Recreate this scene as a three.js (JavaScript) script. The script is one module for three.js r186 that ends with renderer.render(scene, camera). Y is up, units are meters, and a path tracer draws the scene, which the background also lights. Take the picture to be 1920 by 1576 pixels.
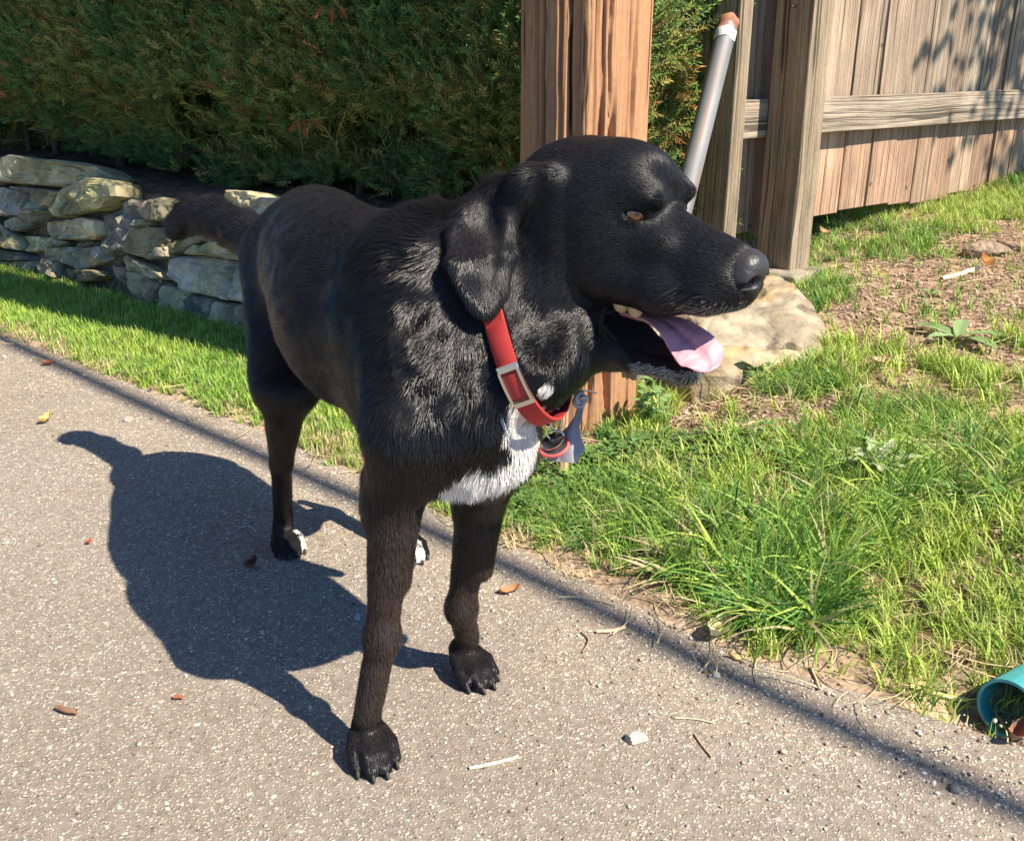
import * as THREE from 'three';
import { Sky } from 'three/addons/objects/Sky.js';
import { RoundedBoxGeometry } from 'three/addons/geometries/RoundedBoxGeometry.js';
import { mergeGeometries, mergeVertices, toCreasedNormals } from 'three/addons/utils/BufferGeometryUtils.js';

// ---------------------------------------------------------------- camera, sky, sun, exposure
const scene = new THREE.Scene();
const PITCH = THREE.MathUtils.degToRad(20), EYE = 0.79, FOCAL = 1850;       // FOCAL in pixels of the 1920 x 1576 photograph
const camera = new THREE.PerspectiveCamera(2 * THREE.MathUtils.radToDeg(Math.atan(788 / FOCAL)), 1920 / 1576, 0.05, 4000);
camera.position.set(0, EYE, 0);
camera.rotation.x = -PITCH;
const SUN = new THREE.Vector3(0.74, 1, 0.5).normalize();
const sky = new Sky();
sky.name = 'sky';
sky.scale.setScalar(3000);
sky.userData.kind = 'structure';
sky.material.uniforms.sunPosition.value.copy(SUN);
sky.material.uniforms.turbidity.value = 2.5;
sky.material.uniforms.rayleigh.value = 1.2;
sky.material.uniforms.mieCoefficient.value = 0.004;
scene.add(sky);
scene.environmentIntensity = 0.09;
const sun = new THREE.DirectionalLight(0xfff1dc, 5);
sun.name = 'sun';
sun.position.copy(SUN).multiplyScalar(14).add(new THREE.Vector3(0, 0, -2.4));
sun.target.position.set(0, 0, -2.4);
sun.castShadow = true;
sun.shadow.mapSize.set(4096, 4096);
Object.assign(sun.shadow.camera, { left: -6, right: 6, top: 6, bottom: -6, near: 0.5, far: 40 });
scene.add(sun, sun.target);
const renderer = new THREE.WebGLRenderer({ antialias: true });
renderer.setSize(1024, 840);
renderer.shadowMap.enabled = true;
renderer.toneMapping = THREE.LinearToneMapping;
renderer.toneMappingExposure = 2.1;

// ---------------------------------------------------------------- helpers
const V = (x, y, z) => new THREE.Vector3(x, y, z);
const clamp = (x, a, b) => Math.min(b, Math.max(a, x));
const lerp = (a, b, t) => a + (b - a) * t;
const sstep = (a, b, x) => { const t = clamp((x - a) / (b - a), 0, 1); return t * t * (3 - 2 * t); };
function rng(seed) { let a = seed >>> 0; return () => { a = (a + 0x6D2B79F5) | 0; let t = Math.imul(a ^ (a >>> 15), 1 | a); t = (t + Math.imul(t ^ (t >>> 7), 61 | t)) ^ t; return ((t ^ (t >>> 14)) >>> 0) / 4294967296; }; }
function h3(x, y, z) { let n = Math.imul(x, 374761393) ^ Math.imul(y, 668265263) ^ Math.imul(z, 1440662683); n = Math.imul(n ^ (n >>> 13), 1274126177); return ((n ^ (n >>> 16)) >>> 0) / 4294967296; }
function noise(x, y = 0, z = 0) {                                     // value noise, -1 .. 1
  const i = Math.floor(x), j = Math.floor(y), k = Math.floor(z); let u = x - i, v = y - j, w = z - k;
  u = u * u * (3 - 2 * u); v = v * v * (3 - 2 * v); w = w * w * (3 - 2 * w);
  const a = lerp(lerp(h3(i, j, k), h3(i + 1, j, k), u), lerp(h3(i, j + 1, k), h3(i + 1, j + 1, k), u), v);
  const b = lerp(lerp(h3(i, j, k + 1), h3(i + 1, j, k + 1), u), lerp(h3(i, j + 1, k + 1), h3(i + 1, j + 1, k + 1), u), v);
  return 2 * lerp(a, b, w) - 1;
}
function noiseP(x, y, z, PX, PY) {                                     // the same, repeating after PX and PY
  const w = (v, P) => ((v % P) + P) % P, i = Math.floor(x), j = Math.floor(y), i0 = w(i, PX), i1 = w(i + 1, PX), j0 = w(j, PY), j1 = w(j + 1, PY); let u = x - i, v = y - j; u = u * u * (3 - 2 * u); v = v * v * (3 - 2 * v);
  return 2 * lerp(lerp(h3(i0, j0, z), h3(i1, j0, z), u), lerp(h3(i0, j1, z), h3(i1, j1, z), u), v) - 1;
}
const fbm = (x, y = 0, z = 0, o = 4) => { let s = 0, a = 0.5; for (let i = 0; i < o; i++) { s += a * noise(x, y, z); x = x * 2.03 + 17.1; y = y * 2.03 + 5.7; z = z * 2.03 + 9.3; a *= 0.5; } return s; };
// a photo pixel and a depth along the lens axis, or a height, give a point in the place
function ray(px, py) { const a = (px - 960) / FOCAL, b = (788 - py) / FOCAL, c = Math.cos(PITCH), s = Math.sin(PITCH); return V(a, -s + b * c, -c - b * s); }
const at = (px, py, depth) => ray(px, py).multiplyScalar(depth).add(camera.position);
function onY(px, py, h = 0) { const d = ray(px, py); return d.multiplyScalar((h - EYE) / d.y).add(camera.position); }
const used = {};
const numbered = n => { const k = used[n] = (used[n] ?? -1) + 1; return k ? n + '_' + String(k).padStart(3, '0') : n; };
function tag(o, label, category, group, kind) { if (label) o.userData.label = label; if (category) o.userData.category = category; if (group) o.userData.group = group; if (kind) o.userData.kind = kind; return o; }
function mesh(name, geo, mat, parent = scene) { const m = new THREE.Mesh(geo, mat); m.name = parent === scene ? numbered(name) : name; m.castShadow = m.receiveShadow = true; parent.add(m); return m; }
function thing(name, label, category, pos = [0, 0, 0], turn = 0, group) { const g = new THREE.Group(); g.name = numbered(name); g.position.set(...pos); g.rotation.y = turn; scene.add(g); return tag(g, label, category, group); }
function inst(name, geo, mat, mats, cols, parent = scene) {
  const m = new THREE.InstancedMesh(geo, mat, mats.length); m.name = parent === scene ? numbered(name) : name;
  mats.forEach((q, i) => m.setMatrixAt(i, q)); if (cols) cols.forEach((c, i) => m.setColorAt(i, c));
  m.castShadow = m.receiveShadow = true; parent.add(m); return m;
}
const lin = (r, g, b) => new THREE.Color().setRGB(r, g, b);
const M = (o) => new THREE.MeshPhysicalMaterial(o);
function geoFrom(pos, idx, nor, col, uv) {
  const g = new THREE.BufferGeometry(); g.setAttribute('position', new THREE.Float32BufferAttribute(pos, 3));
  if (idx) g.setIndex(idx); if (col) g.setAttribute('color', new THREE.Float32BufferAttribute(col, 3));
  if (uv) g.setAttribute('uv', new THREE.Float32BufferAttribute(uv, 2));
  if (nor) g.setAttribute('normal', new THREE.Float32BufferAttribute(nor, 3)); else g.computeVertexNormals();
  return g;
}
// a colour / grey texture computed texel by texel; f(u, v) returns [r, g, b] linear 0..1
function tex(w, h, f, srgb = true, rx = 1, ry = 1) {
  const d = new Uint8Array(w * h * 4); const enc = c => Math.round(255 * clamp(c <= 0.0031308 ? 12.92 * c : 1.055 * Math.pow(c, 1 / 2.4) - 0.055, 0, 1));
  for (let j = 0, o = 0; j < h; j++) for (let i = 0; i < w; i++, o += 4) { const c = f(i / w, j / h, i, j); if (srgb) { d[o] = enc(c[0]); d[o + 1] = enc(c[1]); d[o + 2] = enc(c[2]); } else d[o] = d[o + 1] = d[o + 2] = Math.round(255 * clamp(c, 0, 1)); d[o + 3] = 255; }
  const t = new THREE.DataTexture(d, w, h); t.magFilter = THREE.LinearFilter; t.minFilter = THREE.LinearMipmapLinearFilter; t.generateMipmaps = true; t.wrapS = t.wrapT = THREE.RepeatWrapping; t.repeat.set(rx, ry);
  if (srgb) t.colorSpace = THREE.SRGBColorSpace; t.needsUpdate = true; return t;
}
const smin = (a, b, k) => { const h = k - Math.abs(a - b); return h > 0 ? Math.min(a, b) - h * h / (4 * k) : Math.min(a, b); };
// ---------------------------------------------------------------- lie of the land
const EDGE = [[-60, -50], [-6, -6.61], [-4, -4.93], [-1.536, -2.863], [-0.541, -2.026], [-0.018, -1.501], [0.291, -1.183], [0.549, -1.0], [0.609, -0.961], [1.5, -0.35], [4, 1.2], [60, 36]];
function edgeZ(x) { for (let i = 1; i < EDGE.length; i++) if (x <= EDGE[i][0]) { const [a, b] = [EDGE[i - 1], EDGE[i]]; return lerp(a[1], b[1], (x - a[0]) / (b[0] - a[0])); } return 36; }
const verge = (x, z) => (edgeZ(x) - z) * 0.74;                     // metres from the edge of the asphalt, grass side positive
const WU = V(0.776, 0, 0.631), WN = V(-0.631, 0, 0.776), W0 = V(-2.041, 0, -3.899);   // along the stone wall, out of it, its foot
const behindWall = (x, z) => -((x - W0.x) * WN.x + (z - W0.z) * WN.z);
function gy(x, z) {
  const d = verge(x, z); let h = -0.013 + 0.024 * sstep(-0.035, 0.10, d) + 0.025 * sstep(0.1, 0.6, d);
  if (d > -0.3) h += 0.007 * fbm(x * 6, z * 6, 1, 3) * sstep(-0.25, 0.05, d) + 0.003 * noise(x * 40, z * 40, 2) * sstep(-0.06, 0.04, d);
  const side = sstep(0, 0.22, x - (0.30 - 0.375 * (z + 1.9)));
  h += side * (0.105 * Math.max(0, Math.min(d, 6) - 0.1) + 0.02 * fbm(x * 3, z * 3, 7, 3) * sstep(0.1, 0.6, d));
  h += 0.33 * sstep(0.02, 0.13, behindWall(x, z)) * sstep(0.02, -0.12, (x - 0.15) * 0.776 + (z + 2.44) * 0.631);
  h -= 0.035 * sstep(0.10, 0.03, Math.hypot(x - 0.60, z + 1.045)) * sstep(-0.05, 0.02, d);
  return h;
}
function onG(px, py) { const d = ray(px, py), p = camera.position.clone(); let t = 0.6; for (; t < 9; t += 0.01) { const q = p.clone().addScaledVector(d, t); if (q.y < Math.max(gy(q.x, q.z), verge(q.x, q.z) < 0 ? 0 : -1)) return q; } return p.addScaledVector(d, t); }
// soil, tan at the verge, brown under the chips
const soilT = tex(1024, 1024, (u, v, i, j) => { const n = 0.5 + 0.5 * noise(i * 0.35, j * 0.35, 3), m = fbm(u * 24, v * 24, 5, 4), k = sstep(0.55, 0.8, 0.5 + 0.5 * noise(u * 150, v * 150, 9)), c = (0.62 + 0.5 * n + 0.55 * m) * (1 - 0.35 * k); return [0.34 * c, 0.255 * c, 0.18 * c]; });
const soilB = tex(512, 512, (u, v, i, j) => 0.5 + 0.4 * fbm(i * 0.12, j * 0.12, 8, 4), false);
{
  const ax = (c0, c1, n, far) => { const a = []; let s = 0.06; for (let q = c0; q > -far; q -= s) { a.unshift(q); s *= 1.22; } a.pop(); for (let i = 0; i <= n; i++) a.push(lerp(c0, c1, i / n)); s = 0.06; for (let q = c1 + s; q < far; q += s) { a.push(q); s *= 1.22; } return a; };
  const X = ax(-3.6, 2.9, 220, 900), Z = ax(-5.0, -0.5, 170, 900), pos = [], idx = [], uv = [], col = [];
  for (const z of Z) for (const x of X) {
    const near = Math.abs(x) < 8 && Math.abs(z) < 9; pos.push(x, near ? gy(x, z) : lerp(gy(clamp(x, -8, 8), clamp(z, -9, 9)), -0.013, 0.0), z); uv.push(x / 1.3, z / 1.3);
    const d = verge(x, z), m = sstep(0.5, 0.9, d) * sstep(0.2, 0.5, x), s = 1 - sstep(0.03, 0.16, d + 0.05 * noise(x * 9, z * 9)); const far = near ? 0 : 1;
    const c = [lerp(lerp(0.62, 0.98, m), 1.25, s), lerp(lerp(0.58, 0.90, m), 1.22, s), lerp(lerp(0.50, 0.86, m), 1.2, s)]; col.push(...(far ? [0.28, 0.5, 0.25] : c));
  }
  for (let j = 0; j < Z.length - 1; j++) for (let i = 0; i < X.length - 1; i++) { const a = j * X.length + i, b = a + X.length; idx.push(a, b, a + 1, a + 1, b, b + 1); }
  const g = mesh('ground', geoFrom(pos, idx, null, col, uv), M({ map: soilT, bumpMap: soilB, bumpScale: 0.012, vertexColors: true, roughness: 1, specularIntensity: 0.15 })); tag(g, null, null, null, 'structure');
}
// ---------------------------------------------------------------- asphalt: worn binder with pale chips of stone showing
{
  const N = 2048, TILE = 1.5, alb = new Float32Array(N * N * 3), hgt = new Float32Array(N * N), R = rng(5);
  for (let j = 0; j < N; j++) for (let i = 0; i < N; i++) { const o = j * N + i, n = h3(i >> 1, j >> 1, 9), m = 0.5 + 0.5 * noise(i / 9, j / 9, 4), c = 0.72 + 0.3 * n + 0.35 * m; alb[3 * o] = 0.213 * c; alb[3 * o + 1] = 0.187 * c; alb[3 * o + 2] = 0.157 * c; hgt[o] = 0.25 + 0.22 * m + 0.12 * n; }
  const kinds = [[0.48, 0.42, 0.34], [0.58, 0.53, 0.45], [0.40, 0.33, 0.26], [0.33, 0.275, 0.22], [0.70, 0.66, 0.58], [0.27, 0.22, 0.175], [0.11, 0.09, 0.075], [0.42, 0.31, 0.20]], cum = [0.30, 0.46, 0.66, 0.78, 0.85, 0.94, 0.975, 1];
  for (let s = 0; s < 130000; s++) {
    const q = R(), k = kinds[cum.findIndex(c => q < c)], big = R() < 0.025 ? 1.7 : 1, a = (1.2 + 2.6 * R() * R()) * big, b = a * (0.32 + 0.45 * R()), th = R() * Math.PI, ct = Math.cos(th), st = Math.sin(th), cx = R() * N, cy = R() * N, br = 0.75 + 0.5 * R(), ph = R() * 6;
    const w = Math.ceil(a + 2);
    for (let y = -w; y <= w; y++) for (let x = -w; x <= w; x++) {
      const u = (x * ct + y * st) / a, v = (-x * st + y * ct) / b, an = Math.atan2(v, u), r = (u * u + v * v) * (1 + 0.25 * Math.sin(an * 3 + ph)); if (r > 1) continue;
      const o = (((Math.floor(cy) + y + N) % N) * N + (Math.floor(cx) + x + N) % N), g = br * (0.9 + 0.2 * h3(x + 40, y + 40, s));
      alb[3 * o] = k[0] * g; alb[3 * o + 1] = k[1] * g; alb[3 * o + 2] = k[2] * g; hgt[o] = 0.62 + 0.35 * (1 - r) * (0.5 + 0.5 * br);
    }
  }
  const T = tex(N, N, (u, v, i, j) => { const o = 3 * (j * N + i); return [alb[o], alb[o + 1], alb[o + 2]]; }), Hm = tex(N, N, (u, v, i, j) => hgt[j * N + i], false);
  const pos = [], idx = [], uv = [], col = [], nx = 220, nz = 120;
  for (let i = 0; i <= nx; i++) { const x = i < 30 ? lerp(-9, -2.6, i / 30) : i > 190 ? lerp(1.4, 9, (i - 190) / 30) : lerp(-2.6, 1.4, (i - 30) / 160); for (let j = 0; j <= nz; j++) {
    const t = j / nz, z0 = edgeZ(x) - 0.05, z = lerp(z0, 5, t * t * (0.35 + 0.65 * t) ); pos.push(x, 0.003 * noise(x * 2.2, z * 2.2, 6) - 0.01 * sstep(0.06, 0, j / nz * 5) * 0, z); uv.push(x / TILE, z / TILE);
    const st = 1 + 0.22 * fbm(x * 1.6 + 4, z * 1.6, 2, 4), tan = 0.5 + 0.5 * fbm(x * 3.1, z * 3.1, 12, 3), dust = 0.22 * sstep(0.35, 0, -verge(x, z)) * (0.5 + fbm(x * 14, z * 14, 3, 3)); col.push(clamp(st * (0.97 + 0.06 * tan) + dust, 0, 2), clamp(st + dust * 0.85, 0, 2), clamp(st * (1.03 - 0.06 * tan) + dust * 0.6, 0, 2));
  } }
  for (let i = 0; i < nx; i++) for (let j = 0; j < nz; j++) { const a = i * (nz + 1) + j, b = a + nz + 1; idx.push(a, a + 1, b, b, a + 1, b + 1); }
  const d = mesh('driveway', geoFrom(pos, idx, null, col, uv), M({ map: T, bumpMap: Hm, bumpScale: 0.0022, vertexColors: true, roughness: 0.95, specularIntensity: 0.25 })); tag(d, null, null, null, 'structure');
}
// rocks: a ball cut by planes, then roughened
function rock(seed, r, cuts = 14, rough = 0.05, detail = 4, lo = 0.62, hi = 1) {
  const R = rng(seed), pl = [...Array(cuts)].map(() => { const z = 2 * R() - 1, a = R() * 2 * Math.PI, s = Math.sqrt(1 - z * z); return [V(s * Math.cos(a), z, s * Math.sin(a)), lerp(lo, hi, R())]; });
  let g = new THREE.IcosahedronGeometry(1, detail); g.deleteAttribute('uv'); g.deleteAttribute('normal'); g = mergeVertices(g, 1e-5); const p = g.attributes.position, q = V();
  for (let i = 0; i < p.count; i++) { q.fromBufferAttribute(p, i).normalize(); let m = 1; for (const [n, d] of pl) { const c = q.dot(n); if (c > 0.05) m = smin(m, d / c, 0.04); } m += rough * (fbm(q.x * 3 + seed, q.y * 3, q.z * 3, 4)); p.setXYZ(i, q.x * m * r[0], q.y * m * r[1], q.z * m * r[2]); }
  g.computeVertexNormals(); return g;
}
function planarUV(g, s = 1, ou = 0, ov = 0) { if (g.index) g = g.toNonIndexed(); g.computeVertexNormals(); const p = g.attributes.position, n = g.attributes.normal, uv = []; for (let i = 0; i < p.count; i++) { const x = Math.abs(n.getX(i)), y = Math.abs(n.getY(i)), z = Math.abs(n.getZ(i)); if (y > x && y > z) uv.push(p.getX(i) / s + ou, p.getZ(i) / s + ov); else if (x > z) uv.push(p.getZ(i) / s + ou, p.getY(i) / s + ov); else uv.push(p.getX(i) / s + ou, p.getY(i) / s + ov); } g.setAttribute('uv', new THREE.Float32BufferAttribute(uv, 2)); return g; }
// ---------------------------------------------------------------- dry stone wall: stones laid one by one
const stoneT = [0, 1, 2].map(k => tex(512, 512, (u, v) => { const a = fbm(u * 7 + k * 9, v * 7, k, 5), b = fbm(u * 40, v * 40, k + 4, 3), c = 0.85 + 0.7 * a + 0.35 * b, y = sstep(-0.1, 0.3, fbm(u * 4, v * 4, k + 20, 4)), base = [[0.30, 0.27, 0.19], [0.25, 0.24, 0.20], [0.29, 0.25, 0.20]][k], moss = [0.20, 0.205, 0.085]; return [0, 1, 2].map(i => lerp(base[i], moss[i], 0.42 * y) * c); }, true, 1, 1));
const stoneB = tex(512, 512, (u, v) => 0.5 + 0.55 * fbm(u * 18, v * 18, 2, 5), false);
const stoneM = [0, 1, 2].map(k => [1.05, 1.45, 1.9].map(b => M({ map: stoneT[k], color: lin(b * 1.03, b, b * (k === 1 ? 0.98 : 0.86)), bumpMap: stoneB, bumpScale: 0.012, roughness: 0.95, specularIntensity: 0.3 })));
{
  const wall = thing('dry_stone_wall', 'low dry stone wall of rough sandstone blocks below the yew hedge', 'wall');
  const batter = 0.20, UP = V(0, 1, 0).addScaledVector(WN, -batter).normalize(), NN = UP.clone().cross(WU).normalize(); if (NN.dot(WN) < 0) NN.negate();
  const st = [
    [[90, 185], [300, 215], [590, 240], [720, 350], [420, 405], [60, 378], [50, 270]], [[-60, 400], [90, 420], [300, 500], [350, 545], [130, 605], [40, 612], [-60, 590]], [[90, 405], [420, 430], [370, 555], [300, 500]],
    [[375, 460], [590, 360], [690, 352], [880, 370], [930, 470], [740, 575], [690, 572], [560, 605], [380, 622], [355, 560]], [[120, 640], [270, 568], [362, 575], [270, 655], [150, 725]], [[58, 645], [125, 620], [128, 700], [62, 682]],
    [[278, 655], [330, 640], [625, 626], [722, 640], [722, 760], [620, 777], [320, 768]], [[730, 590], [910, 488], [1030, 560], [1042, 640], [925, 830], [760, 885], [708, 850]], [[-60, 600], [0, 640], [150, 740], [195, 852], [-60, 790]],
    [[168, 745], [372, 760], [332, 852], [200, 857]], [[400, 768], [492, 788], [430, 832]], [[538, 788], [642, 778], [642, 822], [545, 832]], [[328, 830], [522, 820], [490, 902], [420, 932], [330, 892]], [[478, 902], [540, 828], [732, 820], [762, 912], [570, 985], [490, 932]],
    [[283, 920], [330, 888], [430, 932], [452, 1032], [340, 1042], [288, 990]], [[450, 958], [560, 987], [700, 982], [780, 1042], [600, 1068], [460, 1047]], [[-40, 835], [20, 838], [222, 868], [232, 922], [30, 917], [-40, 905]], [[-40, 905], [100, 928], [242, 922], [232, 995], [90, 985], [-40, 960]],
    [[928, 730], [1000, 678], [1200, 690], [1330, 738], [1342, 790], [1150, 892], [1060, 912], [918, 850]], [[1000, 638], [1060, 633], [1072, 672], [1000, 692]], [[1070, 520], [1190, 488], [1300, 520], [1250, 650], [1080, 642], [1040, 610]], [[1288, 840], [1340, 808], [1442, 818], [1430, 882], [1290, 872]],
    [[1058, 870], [1122, 863], [1122, 907], [1064, 907]], [[1128, 828], [1187, 823], [1182, 892], [1124, 897]], [[848, 890], [920, 878], [1060, 958], [1140, 1020], [1152, 1054], [1060, 1033], [868, 985]], [[1128, 900], [1200, 888], [1440, 888], [1740, 930], [1900, 960], [1900, 1230], [1750, 1202], [1580, 1182], [1300, 1122], [1158, 1052]],
    [[748, 945], [830, 958], [1000, 1010], [1152, 1062], [1162, 1102], [1100, 1228], [980, 1182], [828, 1042]], [[1118, 1120], [1162, 1090], [1302, 1130], [1302, 1322], [1210, 1302], [1108, 1232]], [[1308, 1150], [1502, 1180], [1492, 1370], [1430, 1412], [1308, 1372], [1298, 1250]],
    [[1500, 1190], [1740, 1230], [1920, 1260], [1920, 1490], [1800, 1475], [1540, 1442], [1508, 1300]], [[1560, 470], [1600, 433], [1770, 440], [1845, 505], [1842, 602], [1640, 562]], [[1822, 570], [1850, 488], [1990, 490], [2020, 640], [1830, 605]],
    [[1350, 560], [1500, 500], [1600, 560], [1780, 620], [1760, 760], [1500, 800], [1340, 730]], [[1480, 800], [1800, 770], [1960, 830], [1940, 940], [1740, 925], [1450, 880]],
    [[-330, 215], [30, 200], [45, 400], [-330, 380]], [[-330, 385], [-70, 400], [-70, 590], [-330, 560]], [[-330, 570], [-70, 600], [-70, 790], [-330, 770]], [[-330, 780], [-60, 795], [-50, 950], [-330, 930]],
  ];
  // more of the same wall, hidden behind the dog, as far as the pole
  const R = rng(31);
  const build = (pts, k, seed) => {
    const c = pts.reduce((a, p) => [a[0] + p[0] / pts.length, a[1] + p[1] / pts.length], [0, 0]), K = 60, RG = 14, pos = [], idx = [], proud = 0.012 + 0.03 * h3(seed, 1, 1), tu = 0.35 * (h3(seed, 2, 1) - 0.5), tv = -0.25 * h3(seed, 3, 1), ang = i => i / K * 2 * Math.PI;
    const rad = a => { let best = 0.01; const dx = Math.cos(a), dy = Math.sin(a); for (let i = 0; i < pts.length; i++) { const p = pts[i], q = pts[(i + 1) % pts.length], ex = q[0] - p[0], ey = q[1] - p[1], det = dx * -ey - dy * -ex; if (Math.abs(det) < 1e-12) continue; const px = p[0] - c[0], py = p[1] - c[1], t = (px * -ey - py * -ex) / det, s = (dx * py - dy * px) / det; if (t > 0 && s >= -1e-6 && s <= 1 + 1e-6) best = Math.max(best, t); } return best; };
    const put = (u, v, w) => { const P3 = W0.clone().addScaledVector(WU, u).addScaledVector(UP, v).addScaledVector(NN, w); pos.push(P3.x, P3.y, P3.z); };
    const rows = []; for (let r = 0; r <= RG; r++) rows.push([r / RG * 0.985, 0]); rows.push([1, 0.35], [0.99, 1], [0.9, 2.2]);
    for (let i = 0; i < K; i++) { const a = ang(i), R0 = rad(a) * 1.03 * (1 + 0.03 * noise(i * 0.9, seed, 3)); rows.forEach(([f, back], r) => { const u = c[0] + Math.cos(a) * R0 * f, v = c[1] + Math.sin(a) * R0 * f; const du = u - c[0], dv = v - c[1]; let w = proud + tu * du + tv * dv - 0.014 * Math.pow(f, 16) - back * 0.055; const fac = Math.abs(0.030 * noise(u * 8 + seed, v * 11, 2)) - Math.abs(0.022 * noise(u * 15, v * 19 + seed, 5)); w += (r < RG + 1 ? 1 : 0.4) * (fac + 0.007 * noise(u * 60, v * 75, seed) + 0.004 * noise(u * 140, v * 140, seed)); put(u, v, w); }); }
    const m = rows.length; for (let i = 0; i < K; i++) { const j = (i + 1) % K; for (let r = 0; r < m - 1; r++) { const a = i * m + r, b = j * m + r; idx.push(a, a + 1, b, b, a + 1, b + 1); } }
    let g = geoFrom(pos, idx); g = toCreasedNormals(g, 0.38); g = (() => { const p = g.attributes.position, uv = []; for (let i = 0; i < p.count; i++) { const d = V(p.getX(i), p.getY(i), p.getZ(i)).sub(W0); uv.push(d.dot(WU) * 1.7 + seed * 0.37, d.y * 1.7 + d.dot(WN) * 1.7 + seed * 0.61); } g.setAttribute('uv', new THREE.Float32BufferAttribute(uv, 2)); return g; })();
    mesh('stone', g, stoneM[seed % 3][k], wall);
  };
  const toWall = ([cx, cy]) => { const d = ray(cx * 0.2709, 240 + cy * 0.2709), t = W0.clone().sub(camera.position).dot(NN) / d.dot(NN), q = camera.position.clone().addScaledVector(d, t).sub(W0); return [q.dot(WU), q.dot(UP)]; };
  st.forEach((p, i) => build(p.map(toWall), [1, 2, 0, 2, 1, 1, 2, 0, 1, 2, 1, 0, 1, 1, 0, 0, 0, 0, 0, 1, 1, 2, 1, 1, 2, 2, 1, 1, 0, 1, 2, 2, 1, 1, 1, 0, 1, 0][i] ?? 1, i + 3));
  for (let row = 0; row < 3; row++) for (let k = 0; k < 5; k++) { const u0 = 1.68 + k * 0.235 + 0.1 * (row % 2), v0 = 0.02 + row * 0.14, w = 0.225, h = 0.125; if (u0 > 2.75) continue; const j = () => 0.025 * (R() - 0.5); build([[u0 + j(), v0 + j()], [u0 + w * 0.5, v0 + j()], [u0 + w + j(), v0 + j()], [u0 + w + j(), v0 + h + j()], [u0 + w * 0.4, v0 + h + j()], [u0 + j(), v0 + h + j()]], (k + row) % 3, 60 + row * 7 + k); }
}
// ---------------------------------------------------------------- wood
const woodT = (seed, base, dark, knots = 0) => tex(256, 1024, (u, v) => {
  let x = u + 0.012 * Math.sin(v * 6.283 + seed) + 0.006 * Math.sin(v * 18.85 + seed * 2); let kn = 0;
  if (knots) for (let k = 0; k < knots; k++) { const du = u - h3(k, seed, 1), dv = (v - h3(k, seed, 2)) * 4, r = Math.hypot(du, dv); x += 0.05 * du / (r + 0.05) * Math.exp(-r * 6); kn = Math.max(kn, sstep(0.055, 0.02, r)); }
  const g = 0.5 + 0.5 * noiseP(x * 40, v * 3, seed, 40, 3), f = 0.5 + 0.5 * noiseP(x * 128, v * 9, seed + 3, 128, 9), m = 0.5 * noiseP(u * 4, v * 5, seed + 8, 4, 5) + 0.35 * noiseP(u * 10, v * 13, seed + 9, 10, 13) + 0.25 * noiseP(u * 40, v * 90, seed + 10, 40, 90), c = clamp(0.45 * g + 0.45 * f + 0.38 * m, 0, 1.2), cr = sstep(0.74, 0.86, 0.5 + 0.5 * noiseP(x * 56, v * 2, seed + 5, 56, 2)) * 0.85;
  return [0, 1, 2].map(i => lerp(lerp(dark[i], base[i], c), dark[i] * 0.35, Math.max(cr, kn * 0.8)));
});
const woodB = tex(256, 1024, (u, v) => { const x = u + 0.012 * Math.sin(v * 6.283); return 0.5 + 0.25 * noiseP(x * 40, v * 3, 1, 40, 3) + 0.2 * noiseP(x * 128, v * 9, 4, 128, 9) - 0.45 * sstep(0.74, 0.9, 0.5 + 0.5 * noiseP(x * 56, v * 2, 6, 56, 2)); }, false);
const poleT = tex(512, 2048, (u, v) => {
  const x = u + 0.01 * Math.sin(v * 6.283 + 1) + 0.006 * noiseP(u * 6, v * 8, 3, 6, 8), f = 0.5 + 0.5 * noiseP(x * 150, v * 14, 31, 150, 14), g = 0.5 + 0.5 * noiseP(x * 46, v * 6, 32, 46, 6), m = 0.5 + 0.5 * noiseP(u * 5, v * 6, 33, 5, 6), sp = noiseP(u * 60, v * 160, 34, 60, 160);
  const cr = sstep(0.82, 0.9, 0.5 + 0.5 * noiseP(x * 40, v * 5, 35, 40, 5)) * sstep(0.35, 0.6, 0.5 + 0.5 * noiseP(u * 9, v * 9, 36, 9, 9)), c = clamp(0.25 + 0.3 * f + 0.25 * g + 0.35 * m + 0.12 * sp, 0, 1.25);
  return [lerp(0.17, 0.46, c) * (1 - 0.8 * cr), lerp(0.090, 0.250, c) * (1 - 0.82 * cr), lerp(0.050, 0.135, c) * (1 - 0.82 * cr)];
});
const wm = (seed, base, dark, o = {}, kn = 0) => M({ map: woodT(seed, base, dark, kn), bumpMap: woodB, bumpScale: 0.004, roughness: 0.88, specularIntensity: 0.3, vertexColors: !!o.vc });
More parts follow.
